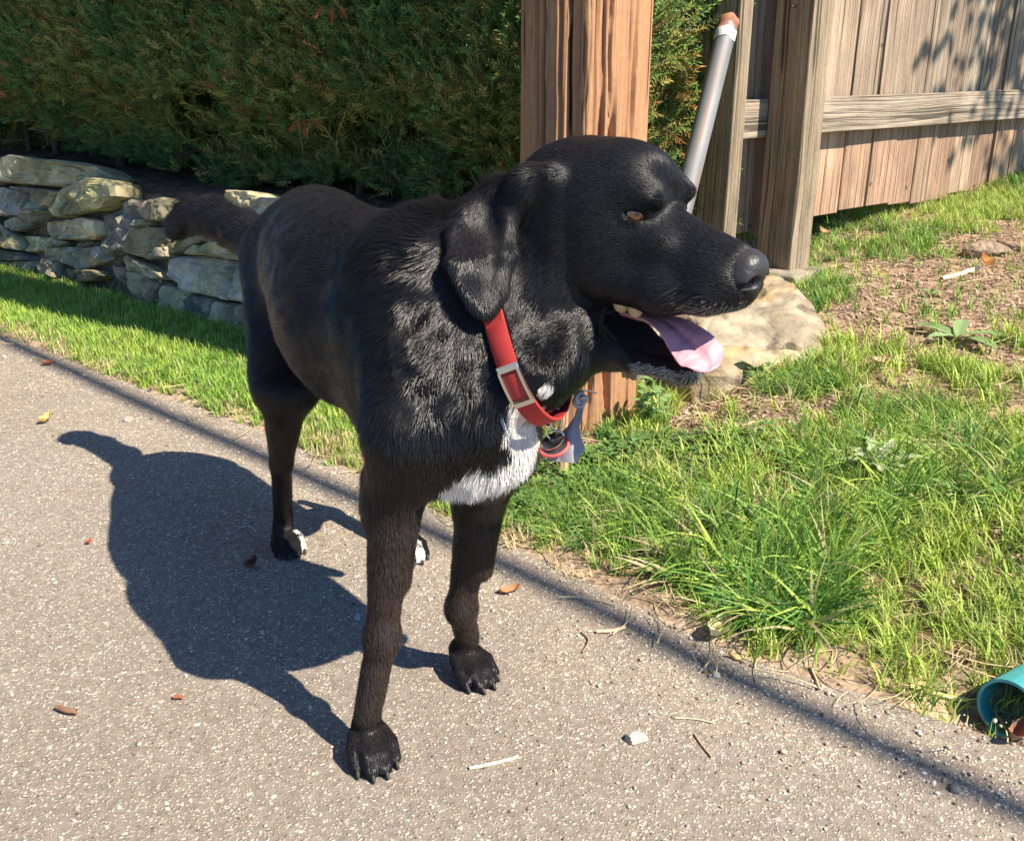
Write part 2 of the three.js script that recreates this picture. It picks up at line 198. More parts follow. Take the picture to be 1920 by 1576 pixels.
// utility pole, split by long drying checks
{
  const PX = 0.15, PZ = -2.155, PR = 0.132;
  const pole = thing('utility_pole', 'round brown utility pole split by long cracks behind the dog\'s head', 'pole', [PX, gy(PX, PZ) - 0.02, PZ]);
  const pos = [], idx = [], uv = [], NA = 260, NH = 190, HT = 7.2;
  const checks = [[0.42, 0.010, 0.026, -0.2, 3], [0.15, 0.008, 0.028, -0.1, 1.1], [0.75, 0.005, 0.016, 0.55, 1.0], [0.22, 0.004, 0.014, 0.7, 1.3], [-0.3, 0.006, 0.018, 0.45, 2], [-0.75, 0.008, 0.02, 0.1, 2], [0.62, 0.006, 0.010, 0.3, 2], [0.30, 0.005, 0.008, 0.55, 1.4], [0.92, 0.006, 0.010, -0.1, 0.9], [-0.62, 0.010, 0.016, -0.2, 4], [-0.85, 0.006, 0.010, 0.4, 2.2], [-0.45, 0.006, 0.01, 0.5, 1.2], [1.15, 0.006, 0.012, 0.2, 4], [0.55, 0.005, 0.009, 0.9, 1.6], [1.6, 0.01, 0.02, 0, 5], [2.4, 0.01, 0.02, 0, 5], [-1.5, 0.01, 0.02, 0, 5], [-2.4, 0.01, 0.02, 0, 5]];
  for (let j = 0; j <= NH; j++) { const y = HT * Math.pow(j / NH, 1.6); for (let i = 0; i <= NA; i++) {
    const a = i / NA * 2 * Math.PI - Math.PI; let r = PR * (1 - 0.012 * y) + 0.004 * noise(a * 5, y * 0.9, 3) + 0.0009 * noise(a * 26, y * 2.6, 5) + 0.0006 * noise(a * 60, y * 8, 6);
    for (const [c, w, dp, y0, y1] of checks) { const cc = c + 0.06 * noise(y * 1.7, c * 9, 2) + 0.03 * noise(y * 6, c * 5, 7) + 0.012 * noise(y * 19, c * 3, 4), t = Math.abs(a - cc) * PR / (w * (0.75 + 0.5 * noise(y * 5, c * 11, 5))); if (t < 1 && y > y0 && y < y1) r -= dp * (1 - t * t) * sstep(-0.45, 0.15, noise(y * 2.6, c * 17, 9)) * sstep(y0, y0 + 0.15, y) * sstep(y1, y1 - 0.2, y); }
    pos.push(Math.sin(a) * r, y, Math.cos(a) * r); uv.push(a / (2 * Math.PI) * 2, y / 1.3);
  } }
  for (let j = 0; j < NH; j++) for (let i = 0; i < NA; i++) { const a = j * (NA + 1) + i, b = a + NA + 1; idx.push(a, a + 1, b, b, a + 1, b + 1); }
  mesh('shaft', geoFrom(pos, idx, null, null, uv), M({ map: poleT, bumpMap: woodB, bumpScale: 0.005, roughness: 0.9, specularIntensity: 0.25 }), pole);
  const capg = new THREE.CylinderGeometry(PR * 0.9, PR * 0.91, 0.03, 40); capg.translate(0, HT, 0); mesh('top_cap', capg, wm(4, [0.3, 0.2, 0.13], [0.15, 0.1, 0.06]), pole);
  // half-round wooden moulding that covers a ground wire
  const mp = [], S = new THREE.Shape(); S.moveTo(-0.013, 0); S.lineTo(-0.013, 0.008); S.quadraticCurveTo(-0.012, 0.021, 0, 0.022); S.quadraticCurveTo(0.012, 0.021, 0.013, 0.008); S.lineTo(0.013, 0); S.closePath();
  const eg = new THREE.ExtrudeGeometry(S, { depth: 4.6, bevelEnabled: false, curveSegments: 8, steps: 40 }); eg.rotateX(-Math.PI / 2); { const p = eg.attributes.position; for (let i = 0; i < p.count; i++) { const x = p.getX(i), y = p.getY(i), z = p.getZ(i); p.setXYZ(i, x + 0.002 * noise(y * 4, 1), y + 0.19, -z + 0.001 * noise(y * 7, 3)); } }
  { const ix = eg.index; const p = eg.attributes.position; for (let i = 0; i < p.count; i += 3) { for (const at_ of ['position', 'normal', 'uv']) { const A = eg.attributes[at_], s = A.itemSize; for (let k = 0; k < s; k++) { const t = A.array[(i + 1) * s + k]; A.array[(i + 1) * s + k] = A.array[(i + 2) * s + k]; A.array[(i + 2) * s + k] = t; } } } }
  const mo = mesh('wire_moulding', planarUV(eg, 0.3), wm(8, [0.52, 0.30, 0.16], [0.26, 0.14, 0.075]), pole); mo.rotation.y = -0.03; mo.position.set(Math.sin(-0.03) * (PR - 0.008), 0, Math.cos(-0.03) * (PR - 0.008));
  const nail = mesh('nail', new THREE.CylinderGeometry(0.0022, 0.0022, 0.045, 8).rotateX(Math.PI / 2), M({ color: lin(0.4, 0.39, 0.37), metalness: 0.8, roughness: 0.5 }), pole); { const q = at(1104, 738, 2.1); nail.position.set(q.x - PX, q.y - pole.position.y, PR + 0.012); nail.rotation.y = 0.9; }
  // overhead cable made fast to the pole, running out over the drive; its soft shadow crosses the asphalt
  const fix = V(PX + 0.03, 4.36, PZ + 0.12), back = (x, z, h) => V(x + 0.74 * h, h, z + 0.5 * h);
  const pts = [fix, back(-1.9, -3.223, 4.34), back(-0.897, -2.282, 4.30), back(0.035, -1.418, 4.28), back(0.317, -1.133, 4.28), back(0.57, -0.89, 4.30), back(2.2, 0.62, 4.5), back(5.2, 3.3, 5.2)];
  const cb = mesh('overhead_cable', new THREE.TubeGeometry(new THREE.CatmullRomCurve3(pts), 160, 0.024, 8), M({ color: lin(0.03, 0.03, 0.03), roughness: 0.6 })); tag(cb, 'black overhead cable made fast high on the utility pole, running over the drive', 'cable');
}
// wooden stake at the foot of the pole
{
  const b = onY(1058, 912, 0.01), t0 = at(1057, 735, 1.93); const d = t0.clone().sub(b), l = d.length(); const g = new THREE.CylinderGeometry(0.009, 0.0095, l + 0.06, 7, 8); { const p = g.attributes.position; for (let i = 0; i < p.count; i++) { const y = p.getY(i); p.setX(i, p.getX(i) + 0.003 * noise(y * 9, 3)); p.setZ(i, p.getZ(i) + 0.003 * noise(y * 9, 8)); } }
  g.translate(0, l / 2 - 0.03, 0); const m = mesh('wooden_stake', planarUV(g, 0.2), wm(12, [0.62, 0.40, 0.22], [0.36, 0.21, 0.11])); m.position.copy(b); m.quaternion.setFromUnitVectors(V(0, 1, 0), d.normalize()); tag(m, 'thin wooden stake in the soil at the foot of the utility pole', 'stake');
}
// ---------------------------------------------------------------- board fence
const FD = V(0.772, 0, -0.636), FN = V(0.636, 0, 0.772), F0 = V(0.61, 0, -2.917);      // along the fence, out of it towards us, its left end
const fAng = Math.atan2(-FD.z, FD.x);
const fenceT = px => { const r = (px - 960) / FOCAL; const c = Math.cos(PITCH), s = Math.sin(PITCH); return (r * (-F0.z * c + (EYE - 0.5) * s) - F0.x) / (FD.x - r * -FD.z * c); };
{
  const fence = thing('board_fence', 'weathered grey brown fence of upright boards with one long rail', 'fence', [F0.x, 0, F0.z], fAng);   // local x along the fence, z towards us
  const bm = [[21, [0.439, 0.354, 0.268], [0.171, 0.137, 0.100], 0], [22, [0.403, 0.336, 0.256], [0.146, 0.122, 0.091], 1], [23, [0.500, 0.390, 0.287], [0.220, 0.165, 0.116], 0], [24, [0.427, 0.329, 0.238], [0.159, 0.122, 0.091], 2], [25, [0.56, 0.44, 0.32], [0.31, 0.22, 0.15], 1]].map(([s, a, b, k]) => wm(s, a, b, { vc: true }, k));
  const R = rng(9); let x = -0.09; const BOT = 0.315, TOP = 2.0, RB = 0.58;
  for (let i = 0; i < 22; i++) {
    const w = 0.138 + 0.014 * (R() - 0.5), y0 = BOT + 0.022 * (R() - 0.5) - (i < 4 ? 0.02 : 0), th = 0.019, yaw = 0.03 * (R() - 0.5), lean = 0.006 * (R() - 0.5), gap = R() < 0.25 ? 0.010 : 0.003;
    const lowG = new RoundedBoxGeometry(w, RB - y0, th, 1, 0.0025), upG = new RoundedBoxGeometry(w, TOP - RB, th, 1, 0.0025); lowG.translate(0, (RB + y0) / 2, 0); upG.translate(0, (RB + TOP) / 2, 0);
    // the strip below the rail is less weathered: pinker and paler wood
    const paint = (g, c) => { let q = planarUV(g, 0.2, R() * 3, R() * 3); const v = q.attributes.uv; for (let k = 0; k < v.count; k++) v.setY(k, v.getY(k) * 0.2 / 0.9); const n = q.attributes.position.count, cc = []; for (let k = 0; k < n; k++) cc.push(...c); q.setAttribute('color', new THREE.Float32BufferAttribute(cc, 3)); return q; };
    const t = 0.88 + 0.28 * R(); const g = mergeGeometries([paint(lowG, [1.28 * t, 1.10 * t, 1.02 * t]), paint(upG, [t, t, t])]);
    { const p = g.attributes.position; for (let k = 0; k < p.count; k++) { const y = p.getY(k); p.setX(k, p.getX(k) + lean * (y - 0.3)); p.setZ(k, p.getZ(k) + 0.004 * Math.sin(y * 2 + i)); } }
    const b = mesh('board', g, bm[i === 3 ? 4 : Math.floor(R() * 4)], fence); b.position.set(x + w / 2, 0, -0.012 - 0.006 * R()); b.rotation.y = yaw; x += w + gap;
  }
  const grey = wm(31, [0.464, 0.384, 0.299], [0.171, 0.144, 0.110]), dark = wm(32, [0.46, 0.365, 0.255], [0.17, 0.138, 0.094], {}, 1), pale = wm(33, [0.58, 0.45, 0.34], [0.30, 0.23, 0.17]);
  const turnUV = g => { const q = planarUV(g, 1), p = q.attributes.position, n = q.attributes.normal, uv = q.attributes.uv; for (let k = 0; k < p.count; k++) uv.setXY(k, (Math.abs(n.getY(k)) > 0.7 ? p.getZ(k) : p.getY(k)) / 0.2, p.getX(k) / 0.9); return q; };
  const rail = mesh('rail', turnUV(new RoundedBoxGeometry(3.18, 0.105, 0.038, 1, 0.004)), grey, fence); rail.position.set(1.51, 0.635, 0.0215);
  const postG = (w, d, y0, y1) => { const q = planarUV(new RoundedBoxGeometry(w, y1 - y0, d, 1, 0.005).translate(0, (y0 + y1) / 2, 0), 0.2), v = q.attributes.uv; for (let k = 0; k < v.count; k++) v.setY(k, v.getY(k) * 0.2 / 0.9); return q; };
  const tp = fenceT(1436); const p1 = mesh('post', postG(0.095, 0.125, 0.14, 2.1), dark, fence); p1.position.set(tp - 0.02, 0, 0.105); p1.rotation.z = 0.004;
  const p2 = mesh('post', postG(0.055, 0.125, -0.05, 2.1), dark, fence); p2.position.set(-0.065, 0, 0.03);
  const t3 = 2.95, p3 = mesh('post', postG(0.11, 0.15, 0.1, 2.1), dark, fence); p3.position.set(t3, 0, 0.118);
  const nl = mesh('nail', new THREE.CylinderGeometry(0.003, 0.003, 0.03, 8).rotateZ(Math.PI / 2), M({ color: lin(0.2, 0.09, 0.05), roughness: 0.8, metalness: 0.4 }), p1); nl.position.set(-0.053, 0.93, 0.004);
}
// ---------------------------------------------------------------- galvanised pipe leaning by the fence
{
  const a = at(1366, 42, 2.52), b = at(1290, 350, 2.47), d = a.clone().sub(b).normalize(), foot = b.clone().addScaledVector(d, -(b.y - gy(b.x, b.z) + 0.12) / d.y), len = a.distanceTo(foot);
  const pipe = thing('metal_pipe', 'galvanised metal pipe with rusty taped end leaning beside the fence', 'pipe', foot.toArray()); pipe.quaternion.setFromUnitVectors(V(0, 1, 0), d);
  const zT = tex(256, 256, (u, v) => { const n = fbm(u * 6, v * 10, 3, 4), c = 0.20 + 0.10 * n; const ru = sstep(0.24, 0.34, fbm(u * 9, v * 7, 11, 4)); return [lerp(c, 0.30, ru * 0.6), lerp(c * 1.02, 0.16, ru * 0.6), lerp(c * 1.05, 0.08, ru * 0.6)]; });
  const pf = []; for (let i = 0; i <= 30; i++) pf.push(new THREE.Vector2(0.0255 + 0.0002 * noise(i * 0.7, 3), i / 30 * len)); pf.push(new THREE.Vector2(0.0215, len), new THREE.Vector2(0.0215, len - 0.2));
  mesh('tube', new THREE.LatheGeometry(pf, 32), M({ map: zT, roughness: 0.62, metalness: 0.3 }), pipe);
  const cap1 = []; for (let i = 0; i <= 12; i++) { const t = i / 12; cap1.push(new THREE.Vector2(0.0262 + 0.0012 * noise(i * 1.7, 9), len - 0.052 + t * 0.062)); } cap1.push(new THREE.Vector2(0.0225, len + 0.008), new THREE.Vector2(0.0225, len - 0.03));
  const cg = new THREE.LatheGeometry(cap1, 32); { const p = cg.attributes.position; for (let i = 0; i < p.count; i++) { const x = p.getX(i), y = p.getY(i), z = p.getZ(i), k = 1 + 0.05 * noise(x * 90, y * 60, z * 90); p.setXYZ(i, x * k, y + 0.006 * noise(x * 60, 3, z * 60), z * k); } cg.computeVertexNormals(); }
  const rT = tex(256, 256, (u, v) => { const n = fbm(u * 7, v * 7, 6, 4), w = sstep(0.42, 0.34, v + 0.2 * n); return [lerp(0.30, 0.62, w) + 0.15 * n, lerp(0.125, 0.62, w) + 0.08 * n, lerp(0.07, 0.6, w) + 0.04 * n]; });
  mesh('taped_end', cg, M({ map: rT, roughness: 0.7, side: THREE.DoubleSide }), pipe);
}
// ---------------------------------------------------------------- boulder and the concrete footing of the fence post
{
  const T = tex(1024, 1024, (u, v) => { const a = fbm(u * 5, v * 5, 41, 5), b = fbm(u * 30, v * 30, 42, 3), y = sstep(-0.05, 0.3, fbm(u * 4 + 3, v * 4, 43, 4)), s = sstep(0.12, 0.3, fbm(u * 13, v * 13, 47, 4)), c = 0.92 + 0.5 * a + 0.55 * b - 0.4 * s; return [lerp(0.34, 0.37, y) * c, lerp(0.285, 0.275, y) * c, lerp(0.205, 0.145, y) * c]; });
  const bm = M({ map: T, bumpMap: stoneB, bumpScale: 0.012, roughness: 0.95, specularIntensity: 0.3 });
  // planes of a block that slopes up from the pole towards the post
  const c = V(0.535, 0.085, -2.37), P = [[V(-0.72, 0.05, 0.62), 0.215], [V(0.30, 0.62, 0.72), 0.155], [V(0, 1, 0.12), 0.150], [V(0.86, 0.1, 0.5), 0.245], [V(0.6, 0.2, -0.7), 0.28], [V(-0.6, 0.3, -0.7), 0.25], [V(0, -1, 0), 0.16], [V(-0.55, 0.65, 0.4), 0.20], [V(0.7, 0.65, 0.25), 0.215], [V(-0.15, 0.12, 0.98), 0.205], [V(-0.9, 0, -0.2), 0.22]].map(([n, d]) => [n.normalize(), d]);
  let g = new THREE.IcosahedronGeometry(1, 40); g.deleteAttribute('uv'); g.deleteAttribute('normal'); g = mergeVertices(g, 1e-5); const p = g.attributes.position, q = V();
  for (let i = 0; i < p.count; i++) { q.fromBufferAttribute(p, i).normalize(); let m = 0.42; for (const [n, d] of P) { const k = q.dot(n); if (k > 0.05) m = smin(m, d / k, 0.010); } q.multiplyScalar(m); const e = 0.018 * fbm(q.x * 7, q.y * 7, q.z * 7, 4) - 0.014 * Math.abs(noise(q.x * 13, q.y * 13 + 3, q.z * 13)) + 0.004 * noise(q.x * 50, q.y * 50, q.z * 50); q.multiplyScalar(1 + e / m); p.setXYZ(i, q.x, q.y, q.z); }
  g.computeVertexNormals(); const n = g.attributes.normal, uv = []; for (let i = 0; i < p.count; i++) uv.push(p.getX(i) * 1.6 + p.getZ(i) * 0.9, p.getY(i) * 1.6 - p.getZ(i) * 0.9); g.setAttribute('uv', new THREE.Float32BufferAttribute(uv, 2));
  const b = mesh('boulder', g, bm); b.position.copy(c); b.rotation.y = 0; tag(b, 'big tan sandstone boulder between the utility pole and the fence post', 'boulder');
  const cT = tex(512, 512, (u, v) => { const a = fbm(u * 8, v * 8, 51, 4), h = h3(Math.floor(u * 150), Math.floor(v * 150), 2), c = 0.85 + 0.35 * a + 0.3 * (h - 0.5); return [0.30 * c, 0.265 * c, 0.195 * c]; });
  const pt = F0.clone().addScaledVector(FD, fenceT(1436) - 0.02).addScaledVector(FN, 0.105); let fg = new RoundedBoxGeometry(0.20, 0.10, 0.20, 8, 0.014); { fg.deleteAttribute('uv'); fg.deleteAttribute('normal'); fg = mergeVertices(fg, 1e-4); const p = fg.attributes.position; for (let i = 0; i < p.count; i++) { const x = p.getX(i), y = p.getY(i), z = p.getZ(i), e = 1 + 0.10 * noise(x * 14 + 3, y * 14, z * 14) + 0.04 * noise(x * 45, y * 45, z * 45); p.setXYZ(i, x * e + 0.1 * y * (x > 0 ? -1 : 0.4), y + 0.006 * noise(x * 20, 2, z * 20), z * e); } }
  const fo = mesh('concrete_footing', planarUV(fg, 0.5), M({ map: cT, bumpMap: stoneB, bumpScale: 0.008, roughness: 0.95 })); fo.position.set(pt.x, 0.165, pt.z + 0.02); fo.rotation.y = fAng + 0.1; tag(fo, 'squared tan block of concrete round the foot of the fence post', 'footing');
}
// ---------------------------------------------------------------- teal drain pipe ending at the drive
{
  const c = onY(1889, 1330, 0.014), dir = V(-0.76, 0.12, 0.60).normalize();
  const dp = thing('drain_pipe', 'open teal plastic drain pipe poking out of the bank by the drive', 'pipe', [c.x, c.y, c.z]); dp.quaternion.setFromUnitVectors(V(0, 1, 0), dir);
  const r = 0.039, pts = [[r - 0.004, -0.02], [r - 0.004, -0.6], [r - 0.004, 0], [r, 0], [r, -0.6]].slice(1).map(([x, y]) => new THREE.Vector2(x, y));
  const tT = tex(256, 256, (u, v) => { const d = sstep(0.10, 0.28, fbm(u * 8, v * 6, 61, 4)); return [lerp(0.07, 0.05, d * 0.5), lerp(0.40, 0.22, d * 0.5), lerp(0.42, 0.22, d * 0.5)]; });
  const lg = new THREE.LatheGeometry(pts, 64); const tb = mesh('tube', toCreasedNormals(lg, 0.5), M({ map: tT, roughness: 0.4, side: THREE.DoubleSide }), dp);
}
// ---------------------------------------------------------------- yew hedge
function needle(pos, idx, o, d, s, l, w) { const i = pos.length / 3, m = o.clone().addScaledVector(d, l * 0.45), t = o.clone().addScaledVector(d, l); pos.push(o.x, o.y, o.z, m.x + s.x * w, m.y + s.y * w, m.z + s.z * w, t.x, t.y, t.z, m.x - s.x * w, m.y - s.y * w, m.z - s.z * w); idx.push(i, i + 1, i + 2, i, i + 2, i + 3); }
function sprig(seed, n = 26, L = 0.055) {
  const R = rng(seed), pos = [], idx = [], bend = 0.3 * (R() - 0.5);
  for (let k = 0; k < n; k++) { const t = 0.08 + 0.92 * k / n, o = V(bend * t * t * L, t * L, 0.1 * t * L), a = k * 2.4 + R(), out = V(Math.cos(a), 0, Math.sin(a) * 0.6), d = out.clone().add(V(0, 0.35 + 0.7 * t * t, 0)).normalize(), s = d.clone().cross(V(0, 1, 0.3)).normalize(); needle(pos, idx, o, d, s, 0.018 * (0.8 + 0.5 * R()) * (1 - 0.35 * t), 0.0014); }
  for (const [a, b] of [[0, 0.5], [0.5, 1]]) { const i = pos.length / 3; for (const t of [a, b]) for (let k = 0; k < 3; k++) { const an = k * 2.1; pos.push(bend * t * t * L + Math.cos(an) * 0.0011, t * L, 0.1 * t * L + Math.sin(an) * 0.0011); } for (let k = 0; k < 3; k++) { const j = (k + 1) % 3; idx.push(i + k, i + 3 + k, i + j, i + j, i + 3 + k, i + 3 + j); } }
  return geoFrom(pos, idx);
}
const HA = V(0.15, 0, -2.44), HBK = V(0.631, 0, -0.776);               // front corner of the hedge by the pole; direction from front to back
{
  const hedge = thing('yew_hedge', 'clipped dark green yew hedge above the dry stone wall', 'hedge', [HA.x, 0, HA.z]);
  const leaf = M({ color: 0xffffff, roughness: 0.75, specularIntensity: 0.4, side: THREE.DoubleSide });
  const geos = [sprig(1), sprig(2, 30, 0.065), sprig(3, 22, 0.045)], mats = [[], [], []], cols = [[], [], []], R = rng(404);
  const bottom = a => { const p = HA.clone().addScaledVector(WU, -a).addScaledVector(WN, 0.08); let y = lerp(0.43, 0.53, sstep(2.3, 3.1, a)) + 0.05 * fbm(a * 2.2, 3, 1, 3) + 0.03 * noise(a * 9, 2); y -= 0.10 * Math.exp(-Math.pow((a - 1.64) / 0.15, 2)); return y; };
  const bulge = (a, y) => 0.05 * fbm(a * 1.8, y * 1.4, 4, 3) + 0.03 * noise(a * 8, y * 4.5, 2) - 0.16 * sstep(0.75, 0.5, y) * sstep(0.0, 1, 1);
  const q = new THREE.Quaternion(), E = new THREE.Euler(), put = (p, n, sc, kind, c) => { const up = n.clone().multiplyScalar(0.55).add(V(0, 0.7, 0)).add(V(R() - 0.5, R() - 0.5, R() - 0.5).multiplyScalar(1.9)).normalize(); q.setFromUnitVectors(V(0, 1, 0), up); const tw = new THREE.Quaternion().setFromAxisAngle(V(0, 1, 0), R() * 6.28); mats[kind].push(new THREE.Matrix4().compose(p, q.clone().multiply(tw), V(sc, sc, sc))); cols[kind].push(c); };
  const tone = (p, inner) => { const m = 0.5 + 0.9 * fbm(p.x * 4, p.y * 3, p.z * 4, 3), b = R(), t = 0.55 + 1.0 * R(); if (R() < 0.03 + 0.3 * sstep(0.4, 0.75, noise(p.x * 3.1 + 7, p.y * 3.1, p.z * 3.1))) return lin(0.34 * t, 0.18 * t, 0.06 * t); return b < 0.42 * m + 0.1 ? lin(0.31 * t, 0.28 * t, 0.08 * t) : lin(lerp(0.105, 0.17, m) * t, lerp(0.20, 0.24, m) * t, lerp(0.058, 0.055, m) * t); };
  for (let i = 0; i < 33000; i++) {                                     // front face
    const a = 4.6 * R(), low = bottom(a), y = low + (R() < 0.86 ? 0.75 : 1.2) * R(); if (fbm(a * 3.2, y * 3.6, 31, 2) > 0.30 && R() < 0.85) continue; if (Math.hypot((a - 1.58) / 0.11, (y - 0.66) / 0.055) < 0.8 + 0.4 * R()) continue; const dep = 0.20 * R() * R() - bulge(a, y); const p = WU.clone().multiplyScalar(-a).addScaledVector(HBK, dep).add(V(0, y, 0)); put(p, WN, 0.8 + 0.5 * R(), i % 3, tone(p));
  }
  for (let i = 0; i < 6500; i++) {                                      // end towards the fence
    const b = 0.95 * R(), y = 0.36 + 1.2 * R(), dep = 0.14 * R() * R() + 0.05 * noise(b * 6, y * 6, 3); const p = HBK.clone().multiplyScalar(b).addScaledVector(WU, -dep).add(V(0, y + 0.08 * noise(b * 9, 2), 0)); put(p, WU, 0.8 + 0.5 * R(), i % 3, tone(p));
  }
  for (let i = 0; i < 12000; i++) {                                     // inside, down to the litter at the back, and top
    const a = 4.6 * R(), b = 0.15 + 1.05 * R(), y = R() < 0.2 ? bottom(a) + 1.05 + 0.2 * R() : lerp(b > 0.45 ? 0.33 : bottom(a) + 0.06, bottom(a) + 1.1, R()); const p = WU.clone().multiplyScalar(-a).addScaledVector(HBK, b).add(V(0, y, 0)); put(p, V(R() - 0.5, 0.3, R() - 0.5), 1.7 + 0.9 * R(), i % 3, tone(p));
  }
  for (let i = 0; i < 9000; i++) { const a = 4.6 * R(), b = 1.1 * R() * (i % 3 ? 0.35 : 1), y = 1.45 + 1.6 * R(), p = WU.clone().multiplyScalar(-a).addScaledVector(HBK, b - bulge(a, y)).add(V(0, y, 0)); put(p, WN, 2.2 + 0.9 * R(), i % 3, tone(p)); }   // the tall upper part
  for (let i = 0; i < 5000; i++) { const a = 4.6 * R(), b = 0.5 + 0.7 * R(), y = 0.33 + 0.35 * R(), p = WU.clone().multiplyScalar(-a).addScaledVector(HBK, b).add(V(0, y, 0)); put(p, V(R() - 0.5, 0.3, R() - 0.5), 1.7 + 0.9 * R(), i % 3, tone(p)); }
  geos.forEach((g, k) => tag(inst('foliage', g, leaf, mats[k], cols[k], hedge), null, null, null, 'stuff'));
  const bark = M({ color: lin(0.13, 0.085, 0.055), roughness: 0.95 });
  for (let i = 0; i < 15; i++) { const a = 0.18 + i * 0.3 + 0.12 * (R() - 0.5), b = 0.30 + 0.35 * R(), lean = 0.3 * (R() - 0.5); const base = WU.clone().multiplyScalar(-a).addScaledVector(HBK, b).add(V(0, 0.25, 0)), c = new THREE.CatmullRomCurve3([base, base.clone().add(V(lean * 0.3, 0.3, 0.05 * (R() - 0.5))), base.clone().add(V(lean, 0.8, -0.15)), base.clone().add(V(lean * 1.4, 1.5, -0.1))]); mesh('trunk', new THREE.TubeGeometry(c, 14, 0.013 + 0.014 * R(), 7), bark, hedge); }
  for (let i = 0; i < 26; i++) { const a = 4.4 * R(), b = 0.1 + 0.3 * R(); const base = WU.clone().multiplyScalar(-a).addScaledVector(HBK, b + 0.25).add(V(0, bottom(a) - 0.05 + 0.1 * R(), 0)), e = base.clone().addScaledVector(HBK, -0.28).addScaledVector(WU, 0.5 * (R() - 0.5)).add(V(0, 0.06 + 0.12 * R(), 0)); mesh('branch', new THREE.TubeGeometry(new THREE.CatmullRomCurve3([base, base.clone().lerp(e, 0.5).add(V(0, 0.04, 0)), e]), 8, 0.004 + 0.003 * R(), 5), bark, hedge); }
  // three dead, rust-coloured sprigs
  const dead = M({ color: lin(0.42, 0.13, 0.05), roughness: 0.9, side: THREE.DoubleSide });
  for (const [px, py, s] of [[576, 222, 1], [622, 12, 0.9], [250, 340, 0.6]]) { const d = ray(px, py), n = WN, o = HA.clone().addScaledVector(WN, 0.06), t = o.clone().sub(camera.position).dot(n) / d.dot(n), p = camera.position.clone().addScaledVector(d, t); for (let k = 0; k < 3; k++) { const m = mesh('dead_sprig', geos[k], dead, hedge); m.position.copy(p).sub(hedge.position).add(V(0.02 * (k - 1), 0, 0)); m.scale.setScalar(s); m.quaternion.setFromUnitVectors(V(0, 1, 0), V(0.5 * (k - 1), -0.5, 0.6).normalize()); } }
}
// ---------------------------------------------------------------- grass
function blade(pos, idx, nor, o, az, len, w, droop, R) {
  const S = 4, dx = Math.cos(az), dz = Math.sin(az), i0 = pos.length / 3, lean0 = 0.12 + 0.25 * R();
  let p = o.clone(), a = lean0;
  for (let s = 0; s <= S; s++) { const t = s / S, ww = w * (1 - Math.pow(t, 1.6)) + 0.00008, d = V(Math.sin(a) * dx, Math.cos(a), Math.sin(a) * dz); const nx = Math.cos(a) * dx * -1, nz = Math.cos(a) * dz * -1, ny = Math.sin(a); for (const q of [-1, 1]) { pos.push(p.x - dz * ww * q, p.y, p.z + dx * ww * q); nor.push(nx - dz * 0.35 * q, ny, nz + dx * 0.35 * q); } p.addScaledVector(d, len / S); a += droop / S * (0.7 + 0.6 * R()); }
  for (let s = 0; s < S; s++) { const a0 = i0 + 2 * s; idx.push(a0, a0 + 1, a0 + 2, a0 + 1, a0 + 3, a0 + 2); }
}
function tuft(seed, n, len, w, droop, spread) { const R = rng(seed), pos = [], idx = [], nor = []; for (let k = 0; k < n; k++) { const r = spread * Math.sqrt(R()), a = R() * 6.28; blade(pos, idx, nor, V(r * Math.cos(a), 0, r * Math.sin(a)), R() * 6.28, len * (0.55 + 0.6 * R()), w * (0.7 + 0.6 * R()), droop * (0.4 + R()), R); } const g = geoFrom(pos, idx); return g; }
const grassM = M({ color: 0xffffff, roughness: 0.55, specularIntensity: 0.5, transmission: 0.35, thickness: 0, side: THREE.DoubleSide });
const Mx = (p, yaw, sx, sy, tilt = 0, taz = 0) => { const q = new THREE.Quaternion().setFromAxisAngle(V(Math.cos(taz), 0, Math.sin(taz)), tilt).multiply(new THREE.Quaternion().setFromAxisAngle(V(0, 1, 0), yaw)); return new THREE.Matrix4().compose(p, q, V(sx, sy, sx)); };
const gcol = (R, k) => { const t = 0.8 + 0.4 * R(); const c = { lawn: [0.27, 0.44, 0.075], rough: [0.25, 0.41, 0.07], lime: [0.43, 0.55, 0.10], dry: [0.56, 0.48, 0.27], deep: [0.115, 0.27, 0.055] }[k]; return lin(c[0] * t, c[1] * t, c[2] * t); };
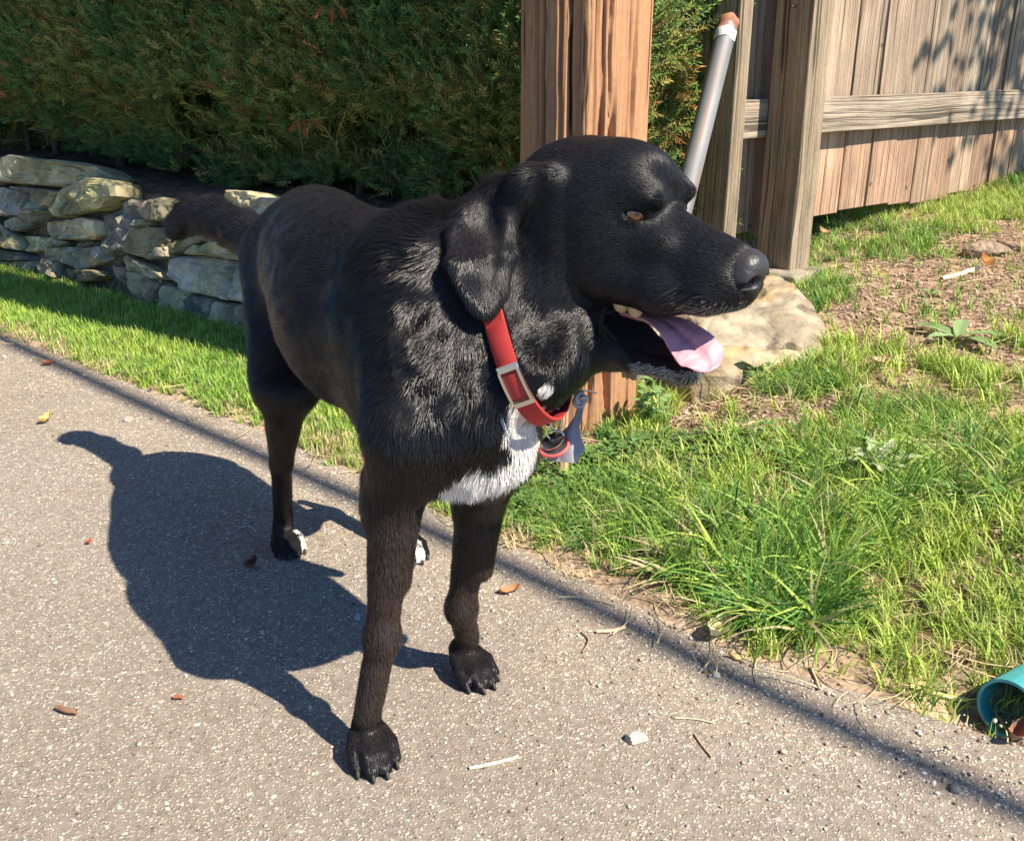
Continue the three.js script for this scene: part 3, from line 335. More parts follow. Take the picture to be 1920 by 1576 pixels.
{
  const R = rng(1001), V3 = [[], [], []], C3 = [[], [], []];
  for (let i = 0; i < 110000; i++) {
    const x = -3.5 + 3.75 * R(), z = -5.0 + 3.9 * R(), d = verge(x, z), bw = behindWall(x, z);
    if (d < 0.03 || bw > -0.02) continue; if (x > -0.15 && R() < sstep(-0.15, 0.2, x)) continue;
    if (Math.hypot(x - 0.15, z + 2.155) < 0.15) continue;
    const thin = sstep(0.01, 0.10, d + 0.05 * noise(x * 5, z * 5, 3)); if (R() > thin) continue;
    const k = i % 3, dry = 1 - sstep(0.03, 0.16, d + 0.1 * noise(x * 6, z * 6, 5)), sh = noise(x * 4, z * 4, 8), s = (0.75 + 0.5 * R());
    V3[k].push(Mx(V(x, gy(x, z) - 0.003, z), R() * 6.28, s, s * (0.8 + 0.4 * R()), 0.15 * R(), R() * 6.28)); C3[k].push(gcol(R, R() < 0.05 + 0.5 * dry ? 'dry' : R() < 0.3 + 0.3 * sh ? 'lime' : 'lawn'));
  }
  console.log('lawn', V3[0].length * 3);
  [tuft(11, 9, 0.034, 0.0014, 0.9, 0.012), tuft(12, 8, 0.030, 0.0015, 1.1, 0.014), tuft(13, 10, 0.026, 0.0013, 0.8, 0.014)].forEach((g, k) => tag(inst('lawn_grass', g, grassM, V3[k], C3[k]), 'short bright green lawn grass between drive and stone wall', 'grass', 'lawn between drive and wall', 'stuff'));
}
// bare places on the bank, as seen in the photograph: [pixel x, y, reach in metres]
const bare = [[1790, 545, 0.30], [1690, 600, 0.22], [1880, 470, 0.22], [1400, 755, 0.17], [1560, 610, 0.10], [1340, 790, 0.12], [1230, 850, 0.05], [1150, 870, 0.07], [1700, 730, 0.10], [1500, 760, 0.1], [1080, 850, 0.09], [1800, 660, 0.12], [990, 880, 0.1]].map(([x, y, r]) => [onG(x, y), r]);
const bareAt = (x, z) => { let b = 0; for (const [p, r] of bare) b = Math.max(b, 1 - Math.hypot(x - p.x, (z - p.z) * 0.8) / r); return b; };
const inRock = (x, z) => Math.hypot((x - 0.52) / 0.24, (z + 2.37) / 0.22) < 1 || Math.hypot(x - 0.15, z + 2.155) < 0.16;
{
  const R = rng(2002), geos = [tuft(21, 9, 0.060, 0.0015, 1.2, 0.014), tuft(22, 8, 0.075, 0.0017, 1.4, 0.016), tuft(23, 10, 0.045, 0.0013, 1.0, 0.016)], V3 = [[], [], []], C3 = [[], [], []];
  for (let i = 0; i < 70000; i++) {
    const x = -0.2 + 3.0 * R(), z = -4.9 + 4.6 * R(), d = verge(x, z); if (d < 0.03 || inRock(x, z)) continue; if (x < 0.15 && z < -1.95) continue;
    if ((x - F0.x) * FN.x + (z - F0.z) * FN.z < -0.5) continue;
    const px = x / -z; if (px > 0.75) { if (R() < 0.7) continue; }
    const b = bareAt(x, z) + 0.25 * noise(x * 9, z * 9, 4) + 0.3 * sstep(0.25, 0.6, noise(x * 4.2, z * 4.2, 14)), e = sstep(0.02, 0.16, d + 0.08 * noise(x * 7, z * 7, 3)); if (R() > e * (b > 0.22 ? 0.07 : b > 0.06 ? 0.4 : 1)) continue;
    const lime = noise(x * 2.3 + 4, z * 2.3, 6) + (x > 0.62 && d < 0.6 ? 0.5 : 0), k = i % 3, s = (0.6 + 0.6 * R()) * (d < 0.25 ? 0.8 : 1) * (z < -2.6 ? 0.8 : 1), r = R();
    V3[k].push(Mx(V(x, gy(x, z) - 0.004, z), R() * 6.28, s, s, 0.35 * R(), R() * 6.28)); C3[k].push(gcol(R, r < 0.09 ? 'dry' : lime > 0.05 ? (r < 0.75 ? 'lime' : 'rough') : r < 0.3 ? 'deep' : r < 0.42 ? 'lime' : 'rough'));
  }
  console.log('bank', V3[0].length * 3);
  geos.forEach((g, k) => tag(inst('bank_grass', g, grassM, V3[k], C3[k]), 'patchy rough grass growing over the bank below the fence', 'grass', 'rough grass on the bank', 'stuff'));
  // long uncut grass hanging over the drive
  const L = [tuft(31, 10, 0.135, 0.0021, 1.7, 0.016), tuft(32, 9, 0.11, 0.0022, 1.5, 0.018)], LV = [[], []], LC = [[], []], fields = [[1280, 960, 130, 60, 0.8], [1400, 1060, 150, 70, 1.05], [1500, 1130, 110, 60, 1.1], [1560, 1030, 120, 60, 0.95], [1640, 930, 120, 60, 0.9], [1780, 860, 120, 50, 0.8], [1850, 900, 90, 60, 0.85], [1560, 860, 100, 40, 0.75], [1130, 990, 110, 45, 0.6], [1700, 780, 120, 30, 0.6], [1500, 720, 90, 30, 0.6], [1010, 960, 70, 30, 0.5]];
  for (const [cx, cy, rx, ry, s0] of fields) for (let i = 0; i < 150; i++) {
    const a = R() * 6.28, r = Math.sqrt(R()), p = onG(cx + rx * r * Math.cos(a), cy + ry * r * Math.sin(a)); if (verge(p.x, p.z) < 0.04 || inRock(p.x, p.z)) continue; const k = i % 2, s = s0 * (0.6 + 0.5 * R()), q = R();
    LV[k].push(Mx(p.setY(gy(p.x, p.z) - 0.004), R() * 6.28, s, s, 0.45 + 0.45 * R(), 0.9 + 1.0 * (R() - 0.5))); LC[k].push(gcol(R, q < 0.08 ? 'dry' : q < 0.5 ? 'rough' : q < 0.8 ? 'deep' : 'lime'));
  }
  L.forEach((g, k) => tag(inst('long_grass', g, grassM, LV[k], LC[k]), 'long uncut grass leaning over the edge of the drive', 'grass', 'long grass at the edge of the drive', 'stuff'));
}
// clover and small weeds low in the grass
{
  const R = rng(3003), pos = [], idx = [];
  for (let k = 0; k < 3; k++) { const a = k * 2.094, i = pos.length / 3, c = V(Math.cos(a), 0.15, Math.sin(a)), s = V(-Math.sin(a), 0, Math.cos(a)); const P = [[0, 0], [0.5, 0.45], [0.9, 0.5], [1.1, 0.2], [1.0, 0], [1.1, -0.2], [0.9, -0.5], [0.5, -0.45]]; for (const [u, v] of P) { pos.push(c.x * u + s.x * v, 0.25 * u * u * 0.3 + 0.12 * Math.abs(v) + c.y * u, c.z * u + s.z * v); } for (let q = 1; q < 7; q++) idx.push(i, i + q, i + q + 1); }
  { const i = pos.length / 3; pos.push(-0.05, 0, 0, 0.05, 0, 0, 0.03, -2.2, 0.3); idx.push(i, i + 1, i + 2); }
  const g = geoFrom(pos, idx), mats = [], cols = [];
  const zones = [[1230, 870, 130, 45, 520], [1100, 900, 90, 40, 260], [1330, 850, 90, 30, 200], [1120, 960, 120, 50, 240], [1010, 950, 60, 30, 120], [1225, 775, 26, 36, 90], [1420, 830, 70, 30, 80], [300, 720, 160, 40, 60]];
  for (const [cx, cy, rx, ry, n] of zones) for (let i = 0; i < n; i++) { const a = R() * 6.28, r = Math.sqrt(R()), p = onG(cx + rx * r * Math.cos(a), cy + ry * r * Math.sin(a)); if (verge(p.x, p.z) < 0.03 || inRock(p.x, p.z)) continue; const s = 0.005 + 0.006 * R(), t = 0.8 + 0.5 * R(); mats.push(Mx(p.setY(gy(p.x, p.z) + 0.008 + 0.02 * R()), R() * 6.28, s, s, 0.5 * R(), R() * 6.28)); cols.push(R() < 0.5 ? lin(0.17 * t, 0.28 * t, 0.06 * t) : lin(0.11 * t, 0.22 * t, 0.055 * t)); }
  tag(inst('clover', g, grassM, mats, cols), 'low clover and small weeds between the pole and the boulder', 'weeds', null, 'stuff');
}
// wood chips, straw and crumbs
{
  const R = rng(4004), cg = new THREE.BoxGeometry(1, 0.16, 0.38); { const p = cg.attributes.position; for (let i = 0; i < p.count; i++) p.setXYZ(i, p.getX(i) * (1 + 0.3 * noise(p.getZ(i) * 9, p.getY(i) * 9)), p.getY(i) + 0.12 * p.getX(i) * p.getX(i), p.getZ(i) * (p.getX(i) > 0 ? 0.5 : 1)); cg.computeVertexNormals(); }
  const m = [], c = [];
  for (let i = 0; i < 60000; i++) { const x = 0.1 + 2.4 * R(), z = -4.2 + 3.4 * R(), d = verge(x, z); if (d < 0.12 || inRock(x, z)) continue; const b = bareAt(x, z) + 0.25 * noise(x * 9, z * 9, 4); if (R() > (b > 0 ? 1 : 0.06)) continue; const s = 0.006 + 0.014 * R() * R(), t = 0.7 + 0.6 * R(), q = R(); m.push(Mx(V(x, gy(x, z) + 0.002, z), R() * 6.28, s, s, 0.5 * R(), R() * 6.28)); c.push(q < 0.55 ? lin(0.38 * t, 0.265 * t, 0.195 * t) : q < 0.85 ? lin(0.52 * t, 0.40 * t, 0.30 * t) : lin(0.14 * t, 0.09 * t, 0.06 * t)); }
  tag(inst('wood_chips', cg, M({ color: 0xffffff, roughness: 0.95 }), m, c), 'brown wood chips scattered over the bare soil of the bank', 'mulch', null, 'stuff');
  const sg = new THREE.CylinderGeometry(0.014, 0.010, 1, 4, 5); { const p = sg.attributes.position; for (let i = 0; i < p.count; i++) p.setZ(i, p.getZ(i) + 0.10 * Math.cos(p.getY(i) * 3)); sg.rotateZ(Math.PI / 2); sg.computeVertexNormals(); }
  const sm = [], sc = [];
  for (let i = 0; i < 5200; i++) { const x = -2.4 + 4.4 * R(), z = -3.4 + 2.9 * R(), d = verge(x, z); if (d < -0.03 || behindWall(x, z) > -0.02 && x < 0.1 || inRock(x, z)) continue; const near = sstep(0.3, 0.04, d); if (x < 0 && R() > near * 0.8 + 0.05) continue; const l = 0.03 + 0.06 * R(), t = 0.75 + 0.5 * R(); sm.push(Mx(V(x, Math.max(gy(x, z), d < 0 ? 0 : -1) + 0.004 + 0.012 * R(), z), R() * 6.28, l, l, 0.2 * R(), R() * 6.28)); sc.push(lin(0.52 * t, 0.42 * t, 0.24 * t)); }
  // scale the straw along its length only
  const st = inst('straw', sg, M({ color: 0xffffff, roughness: 0.9 }), sm, sc); tag(st, 'dry straw and dead stems lying in the grass and along the verge', 'straw', null, 'stuff');
  // loose grit on the asphalt, thicker along the verge
  const gg = rock(5, [1, 0.6, 0.8], 9, 0.1, 1), gm = [], gc = [];
  for (let i = 0; i < 46000; i++) { const x = -2.3 + 3.6 * R(), z = -3.0 + 2.5 * R(), d = verge(x, z); if (d > 0.09 || d < -1.3) continue; const near = sstep(-0.28, 0.0, d); if (R() > 0.14 + 0.95 * near * (0.6 + noise(x * 8, z * 8, 3))) continue; const s = 0.0011 + 0.0026 * Math.pow(R(), 3) + (R() < 0.012 ? 0.003 : 0) + (d > -0.05 ? 0.0022 * R() * R() : 0), t = 0.7 + 0.6 * R(), q = R(); gm.push(Mx(V(x, Math.max(0.0035 * noise(x * 2.2, z * 2.2, 6), gy(x, z)) + s * 0.25, z), R() * 6.28, s, s, R(), R() * 6.28)); gc.push(q < 0.5 ? lin(0.42 * t, 0.36 * t, 0.28 * t) : q < 0.75 ? lin(0.50 * t, 0.45 * t, 0.38 * t) : q < 0.9 ? lin(0.28 * t, 0.21 * t, 0.15 * t) : lin(0.11 * t, 0.08 * t, 0.06 * t)); }
  tag(inst('grit', gg, M({ color: 0xffffff, roughness: 0.95 }), gm, gc), 'loose grit and crumbs of soil on the asphalt, thickest along the verge', 'grit', null, 'stuff');
}
// pebbles that stand out
{
  const P = [[1192, 1394, 0.0155, [0.52, 0.47, 0.39], 'chalky white pebble lying alone on the asphalt in front of the dog'], [1790, 1481, 0.010, [0.17, 0.17, 0.18], 'dark grey pebble in the cable\'s shadow on the asphalt'], [1326, 1396, 0.0065, [0.22, 0.19, 0.17], 'small dark brown pebble near the chalky white pebble'], [1276, 1177, 0.012, [0.46, 0.36, 0.26], 'smooth tan pebble on the verge below the long grass'], [1037, 1082, 0.012, [0.58, 0.52, 0.44], 'pale pebble on the sandy verge beside the dog\'s left front leg'], [243, 790, 0.013, [0.5, 0.46, 0.4], 'flat white pebble near the lawn edge behind the tail\'s shadow'], [669, 1163, 0.010, [0.42, 0.45, 0.48], 'smooth bluish pebble at the edge of the dog\'s shadow'], [1416, 812, 0.014, [0.60, 0.56, 0.50], 'whitish stone among wood chips beside the boulder'], [255, 1520, 0.006, [0.45, 0.41, 0.35], 'tiny cream pebble on the near left of the asphalt'], [1340, 1268, 0.008, [0.5, 0.45, 0.38], 'cream pebble at the edge of the cable shadow near the verge']];
  P.forEach(([px, py, s, c, l], i) => { const p = onG(px, py); const m = mesh('pebble', toCreasedNormals(rock(90 + i, [s, s * 0.66, s * 0.78], 16, 0.16, 4, 0.5, 0.95), 0.5), M({ color: lin(...c.map(v => v * 0.72)), roughness: 0.9, bumpMap: stoneB, bumpScale: 0.001 })); m.position.copy(p).add(V(0, s * 0.42, 0)); m.rotation.y = i * 1.3; tag(m, l, 'pebble'); });
  // a low weathered stone on the bank, under the fence
  const s = onG(1850, 478), m = mesh('bank_stone', planarUV(rock(140, [0.075, 0.032, 0.045], 12, 0.1, 4), 0.3), M({ map: stoneT[2], color: lin(1.0, 0.85, 0.75), roughness: 0.95, bumpMap: stoneB, bumpScale: 0.008 })); m.position.copy(s).add(V(0, 0.012, 0)); tag(m, 'half buried brown stone on the bank below the fence boards', 'stone');
}
// fallen leaves
{
  const leafGeo = (seed, len, wid, curl) => { const R = rng(seed), pos = [], idx = [], N = 10, K = 4; for (let i = 0; i <= N; i++) for (let k = -K; k <= K; k++) { const t = i / N, w = wid * Math.pow(Math.sin(Math.PI * Math.pow(t, 0.8)), 0.8) * (1 + 0.18 * Math.sin(t * 26 + seed)), v = k / K; pos.push((t - 0.5) * len, curl * (v * v * 0.35 + Math.pow(2 * t - 1, 2) * 0.25) * wid * 2 + 0.002 * noise(t * 6, v * 2, seed), v * w * 0.5); } for (let i = 0; i < N; i++) for (let k = 0; k < 2 * K; k++) { const a = i * (2 * K + 1) + k, b = a + 2 * K + 1; idx.push(a, a + 1, b, b, a + 1, b + 1); } return geoFrom(pos, idx); };
  const Lf = [[958, 1114, 0.036, 0.018, [0.42, 0.20, 0.085], 0.3, 'russet leaf on the asphalt beside the dog\'s left front leg'], [1350, 1190, 0.050, 0.030, [0.68, 0.58, 0.36], 0.8, 'pale yellow dry leaf curled at the edge of the long grass'], [1390, 1246, 0.042, 0.014, [0.58, 0.40, 0.19], 2.8, 'narrow tan leaf lying beyond the cable\'s shadow'], [1848, 512, 0.055, 0.035, [0.72, 0.42, 0.14], 1.9, 'orange leaf beside the pale stick on the bank'], [1690, 396, 0.05, 0.03, [0.62, 0.45, 0.28], 0.5, 'tan leaf in the grass under the fence'], [92, 686, 0.032, 0.018, [0.35, 0.12, 0.06], 0.2, 'dark red leaf at the far end of the lawn edge'], [473, 1067, 0.026, 0.018, [0.16, 0.045, 0.03], 0.9, 'crumpled dark red leaf in the dog\'s shadow'], [168, 1023, 0.010, 0.008, [0.55, 0.10, 0.05], 0.4, 'scrap of bright red leaf on sunny asphalt'], [88, 792, 0.036, 0.02, [0.62, 0.46, 0.16], 1.2, 'yellow leaf flat on the sunny asphalt beyond the tail\'s shadow'], [1545, 452, 0.05, 0.03, [0.55, 0.37, 0.2], 2.2, 'brown leaf at the foot of the fence post'], [1650, 700, 0.045, 0.025, [0.5, 0.36, 0.2], 0.3, 'curled brown leaf in the middle of the bank grass']];
  Lf.forEach(([px, py, l, w, c, yaw, lab], i) => { const p = onG(px, py), m = mesh('fallen_leaf', leafGeo(7 + i, l, w, 0.5 + 0.4 * h3(i, 1, 1)), M({ color: lin(...c), roughness: 0.8, side: THREE.DoubleSide, transmission: 0.15, thickness: 0 })); m.position.copy(p).add(V(0, 0.006 + (verge(p.x, p.z) > 0.08 ? 0.02 : 0), 0)); m.rotation.set(0.15, yaw, 0.12); tag(m, lab, 'leaf'); });
  const dl = onY(1905, 1382, 0.004), m = mesh('fallen_leaf', leafGeo(31, 0.034, 0.018, 1.2), M({ color: lin(0.30, 0.15, 0.08), roughness: 0.8, side: THREE.DoubleSide })); m.position.copy(dl).add(V(0, 0.002, 0.0)); m.rotation.set(0.2, 0.8, 0.2); tag(m, 'curled brown leaf in the mouth of the teal drain pipe', 'leaf');
  // sticks and straws that can be picked out
  const tw = [[[880, 1450], [930, 1443], [972, 1428], 0.0022, [0.66, 0.58, 0.42], 'pale straw on the asphalt to the right of the nearest paw'], [[1090, 1190], [1103, 1205], [1092, 1232], 0.0012, [0.32, 0.22, 0.14], 'thin curved brown twig near the dog\'s left front paw'], [[1118, 1192], [1145, 1190], [1172, 1186], 0.0028, [0.58, 0.46, 0.30], 'pale seed pod on the asphalt beside the curved twig'], [[1302, 1380], [1316, 1402], [1334, 1428], 0.0012, [0.5, 0.38, 0.22], 'short straw lying beside the small dark pebble'], [[1265, 1350], [1300, 1357], [1340, 1360], 0.0010, [0.6, 0.5, 0.34], 'fine pale straw on the asphalt beyond the chalky white pebble'], [[1705, 1292], [1750, 1306], [1812, 1326], 0.0032, [0.66, 0.50, 0.26], 'long yellow stalk on the verge beside the teal drain pipe'], [[1765, 530], [1800, 520], [1835, 508], 0.007, [0.70, 0.60, 0.42], 'pale peeled stick on the wood chips'], [[108, 1338], [127, 1340], [145, 1345], 0.0035, [0.22, 0.12, 0.07], 'flake of brown bark on the sunny asphalt'], [[326, 1313], [335, 1314], [343, 1315], 0.003, [0.30, 0.10, 0.05], 'short reddish flake of bark beside the shadow of the head'], [[1520, 1255], [1530, 1280], [1535, 1310], 0.0016, [0.56, 0.42, 0.24], 'bent straw poking onto the asphalt below the long grass'], [[445, 998], [465, 990], [482, 1002], 0.0010, [0.5, 0.48, 0.44], 'forked pale straw inside the dog\'s shadow'], [[1870, 462], [1895, 468], [1925, 474], 0.009, [0.30, 0.21, 0.15], 'thick brown stick half buried in the wood chips']];
  tw.forEach(([a, b, c, r, col, lab], i) => { const P = [a, b, c].map(([x, y]) => { const p = onG(x, y); return p.setY(Math.max(gy(p.x, p.z), verge(p.x, p.z) < 0.02 ? 0 : -1) + r + 0.002); }); const g = new THREE.TubeGeometry(new THREE.CatmullRomCurve3(P), 16, r, 7); { const p = g.attributes.position; for (let k = 0; k < p.count; k++) p.setY(k, p.getY(k) + r * 0.3 * noise(p.getX(k) * 300, p.getZ(k) * 300)); g.computeVertexNormals(); } tag(mesh('twig', g, M({ color: lin(...col), roughness: 0.9 })), lab, 'twig'); });
}
// ---------------------------------------------------------------- single weeds
{
  const lm = c => M({ color: lin(...c), roughness: 0.6, side: THREE.DoubleSide, transmission: 0.3, thickness: 0 });
  function leafMesh(parent, name, base, az, len, wid, rise, droop, mat, lobes = 0) {
    const pos = [], idx = [], N = 18, K = 3; const dx = Math.cos(az), dz = Math.sin(az); let a = rise, px = 0, py = 0; const P = []; for (let i = 0; i <= N; i++) { P.push([px, py, a]); px += Math.cos(a) * len / N; py += Math.sin(a) * len / N; a -= droop / N; }
    for (let i = 0; i <= N; i++) { const t = i / N, l = lobes ? 0.45 + 0.55 * Math.abs(Math.sin(t * Math.PI * lobes)) : 1, w = wid * Math.pow(Math.sin(Math.PI * (0.06 + 0.92 * t)), 0.7) * l; for (let k = -K; k <= K; k++) { const v = k / K; pos.push(base.x + dx * P[i][0] - dz * v * w / 2, base.y + P[i][1] + 0.25 * Math.abs(v) * w * 0.5 + 0.0012 * noise(t * 12, v * 4, az), base.z + dz * P[i][0] + dx * v * w / 2); } }
    for (let i = 0; i < N; i++) for (let k = 0; k < 2 * K; k++) { const q = i * (2 * K + 1) + k, b = q + 2 * K + 1; idx.push(q, q + 1, b, b, q + 1, b + 1); } return mesh(name, geoFrom(pos, idx), mat, parent);
  }
  const weed = (px, py, lab, n, len, wid, rise, droop, mats, lobes, name = 'weed') => { const p = onG(px, py), w = thing(name, lab, 'weed', [p.x, gy(p.x, p.z), p.z]), R = rng(px); for (let k = 0; k < n; k++) leafMesh(w, 'leaf', V(0, 0.004 + 0.01 * R(), 0), k * 6.283 / n + R() * 0.6, len * (0.7 + 0.5 * R()), wid * (0.8 + 0.4 * R()), rise * (0.6 + 0.7 * R()), droop, mats[k % mats.length], lobes); return w; };
  weed(1640, 905, 'silvery green lobed weed in the middle of the bank grass', 11, 0.085, 0.026, 1.0, 1.3, [lm([0.36, 0.44, 0.22]), lm([0.42, 0.48, 0.27])], 5);
  weed(1640, 950, 'pale star-shaped weed just below the silvery lobed one', 6, 0.05, 0.012, 0.7, 1.0, [lm([0.34, 0.45, 0.2])], 0);
  weed(1795, 640, 'broad-leaved pale weed lying flat beside the wood chips', 5, 0.13, 0.038, 0.35, 0.6, [lm([0.24, 0.36, 0.14]), lm([0.20, 0.32, 0.10])], 0);
  weed(1605, 780, 'single upright light green leaf standing in the bank grass', 2, 0.055, 0.034, 1.35, 0.3, [lm([0.25, 0.40, 0.11])], 0);
  weed(1415, 705, 'dark green rosette growing against the right side of the boulder', 9, 0.055, 0.026, 0.9, 1.0, [lm([0.10, 0.21, 0.06]), lm([0.14, 0.26, 0.08])], 0);
  weed(1745, 560, 'small green rosette in the bare wood chips', 6, 0.035, 0.014, 0.6, 0.8, [lm([0.2, 0.34, 0.1])], 0);
  weed(950, 905, 'dark leafy weed at the lawn corner below the dog\'s chest', 7, 0.05, 0.02, 0.8, 1, [lm([0.1, 0.22, 0.05])], 0);
  // leafy seedlings in the gap between pole and boulder
  const sp = onG(1228, 800), sd = thing('seedling', 'bushy seedling with small round leaves between pole and boulder', 'weed', [sp.x, gy(sp.x, sp.z), sp.z]), R = rng(66), sm = [lm([0.17, 0.30, 0.085]), lm([0.22, 0.36, 0.11])];
  for (let s = 0; s < 7; s++) { const x = 0.09 * (R() - 0.5), z = 0.07 * (R() - 0.5), hgt = 0.05 + 0.07 * R(), top = V(x + 0.03 * (R() - 0.5), hgt, z + 0.02); mesh('stem', new THREE.TubeGeometry(new THREE.CatmullRomCurve3([V(x, 0, z), V(x, hgt * 0.5, z), top]), 6, 0.0011, 5), sm[0], sd); for (let k = 0; k < 5; k++) leafMesh(sd, 'leaf', V(lerp(x, top.x, k / 4), hgt * (0.35 + 0.65 * k / 4), lerp(z, top.z, k / 4)), k * 2.4 + R(), 0.024 + 0.012 * R(), 0.017, 0.5, 0.9, sm[k % 2], 0); }
}
// ---------------------------------------------------------------- shade tree beyond the right of the frame: its leaves dapple the fence
{
  const P0 = V(4.4, 0.3, -2.9), tree = thing('shade_tree', 'broadleaf tree beyond the fence end, dappling the boards with leaf shade', 'tree', P0.toArray()), bark = M({ color: lin(0.17, 0.125, 0.09), roughness: 0.95, bumpMap: stoneB, bumpScale: 0.01 }), R = rng(808);
  const limb = (pts, r0, r1, name) => { const c = new THREE.CatmullRomCurve3(pts), g = new THREE.TubeGeometry(c, 20, 1, 9), p = g.attributes.position; for (let i = 0; i < p.count; i++) { const s = Math.floor(i / 10), q = c.getPoint(s / 20), r = lerp(r0, r1, s / 20); p.setXYZ(i, q.x + (p.getX(i) - q.x) * r, q.y + (p.getY(i) - q.y) * r, q.z + (p.getZ(i) - q.z) * r); } g.computeVertexNormals(); mesh(name, g, bark, tree); };
  limb([V(0, -0.3, 0), V(0.05, 1.2, 0), V(-0.05, 2.6, 0.05), V(0, 4.4, 0)], 0.13, 0.04, 'trunk');
  const target = fenceT(1830), fp = F0.clone().addScaledVector(FD, target).setY(1.02), tip = fp.clone().addScaledVector(SUN, 2.7).sub(P0);
  limb([V(-0.03, 2.2, 0.03), V(-0.4, 2.75, 0.1), tip.clone().add(V(0.25, 0.1, 0))], 0.05, 0.012, 'limb'); limb([V(0, 3, 0), V(0.5, 3.6, 0.3), V(1.0, 4.1, 0.5)], 0.05, 0.012, 'limb'); limb([V(0, 3.3, 0), V(0.2, 4.0, -0.5), V(0.3, 4.5, -1)], 0.05, 0.012, 'limb');
  const pos = [], idx = []; for (const [u, v] of [[0, 0], [0.35, 0.3], [0.7, 0.26], [1, 0], [0.7, -0.26], [0.35, -0.3]]) pos.push(u, 0.1 * v * v, v); for (let q = 1; q < 5; q++) idx.push(0, q, q + 1);
  const lg = geoFrom(pos, idx), mats = [], cols = [], leaf = (c, sp, n) => { for (let i = 0; i < n; i++) { const p = c.clone().add(V((R() + R() - 1) * sp, (R() + R() - 1) * sp * 0.75, (R() + R() - 1) * sp)); mats.push(Mx(p, R() * 6.28, 0.055 + 0.03 * R(), 0.06, 1.0 * R(), R() * 6.28)); const t = 0.8 + 0.4 * R(); cols.push(lin(0.06 * t, 0.13 * t, 0.03 * t)); } };
  leaf(tip, 0.42, 80); leaf(tip.clone().add(V(0.28, 0.22, -0.05)), 0.4, 120); leaf(tip.clone().add(V(-0.12, 0.32, 0.0)), 0.32, 60);
  leaf(tip.clone().add(V(0.8, 0.6, 0)), 0.6, 260); leaf(V(0.1, 4.2, 0), 0.9, 900); leaf(V(1.0, 4.2, 0.5), 0.7, 500); leaf(V(0.3, 4.6, -0.9), 0.7, 500); leaf(V(0.6, 3.6, 0.2), 0.6, 300);
  tag(inst('crown', lg, grassM, mats, cols, tree), null, null, null, 'stuff');
}
// ---------------------------------------------------------------- the dog: one signed-distance field, meshed by surface nets
const DOG = V(-0.2, 0, -1.28), DTURN = Math.atan2(0.36, 0.93);
const dS = Math.sin(DTURN), dC = Math.cos(DTURN);
const toDog = w => { const x = w.x - DOG.x, z = w.z - DOG.z; return V(x * dC - z * dS, w.y, x * dS + z * dC); };   // x = dog's left, y = up, z = forward
const dirDog = w => V(w.x * dC - w.z * dS, w.y, w.x * dS + w.z * dC);
const pd = (px, py, dep) => toDog(at(px, py, dep));
// head frame: hx forward, hy up, hz to the dog's right
const HY = THREE.MathUtils.degToRad(50), HP = THREE.MathUtils.degToRad(-3);
const hx = dirDog(V(Math.sin(HY) * Math.cos(HP), Math.sin(HP), Math.cos(HY) * Math.cos(HP)));
const hz = hx.clone().cross(V(0, 1, 0)).normalize(), hy = hz.clone().cross(hx);
const HEAD = pd(1250, 388, 1.0);
const hp = (x, y, z) => HEAD.clone().addScaledVector(hx, x / 1000).addScaledVector(hy, y / 1000).addScaledVector(hz, z / 1000);
const HAX = [hx, hy, hz], ID = [V(1, 0, 0), V(0, 1, 0), V(0, 0, 1)];
// primitives
const cap = (a, b, ra, rb, k) => { const c = a.clone().add(b).multiplyScalar(0.5); return { t: 0, a, d: b.clone().sub(a), l2: b.distanceToSquared(a) || 1e-9, ra, rb, k, c, R: a.distanceTo(b) / 2 + Math.max(ra, rb) }; };
const ell = (c, r, k, ax = ID) => ({ t: 1, c, r, k, ax, R: Math.max(...r) });
function pdist(p, x, y, z) {
  if (p.t === 0) {
    const ax = x - p.a.x, ay = y - p.a.y, az = z - p.a.z; const h = clamp((ax * p.d.x + ay * p.d.y + az * p.d.z) / p.l2, 0, 1);
    const dx = ax - p.d.x * h, dy = ay - p.d.y * h, dz = az - p.d.z * h; return Math.sqrt(dx * dx + dy * dy + dz * dz) - (p.ra + (p.rb - p.ra) * h);
  }
  const ax = x - p.c.x, ay = y - p.c.y, az = z - p.c.z, A = p.ax, r = p.r;
  const u = (ax * A[0].x + ay * A[0].y + az * A[0].z) / r[0], v = (ax * A[1].x + ay * A[1].y + az * A[1].z) / r[1], w = (ax * A[2].x + ay * A[2].y + az * A[2].z) / r[2];
  const k0 = Math.sqrt(u * u + v * v + w * w), k1 = Math.sqrt(u * u / r[0] / r[0] + v * v / r[1] / r[1] + w * w / r[2] / r[2]);
  return k1 < 1e-9 ? -Math.min(...r) : k0 * (k0 - 1) / k1;
}
const claws = [], toes = [];
const body = [], jaw = [], upper = [], ears = [], carve = [];
const D = (l, y, s) => V(l, y, s);
const both = f => { f(-1); f(1); };
// hair attributes: flow, length (m), lift
const H = (p, fl, hl, lift, br = 0) => Object.assign(p, { fl, hl, lift, br });
const BACK = V(0, -0.35, -1).normalize(), DOWN = V(0, -1, 0.05).normalize(), SIDE = V(0, -0.8, -0.6).normalize();
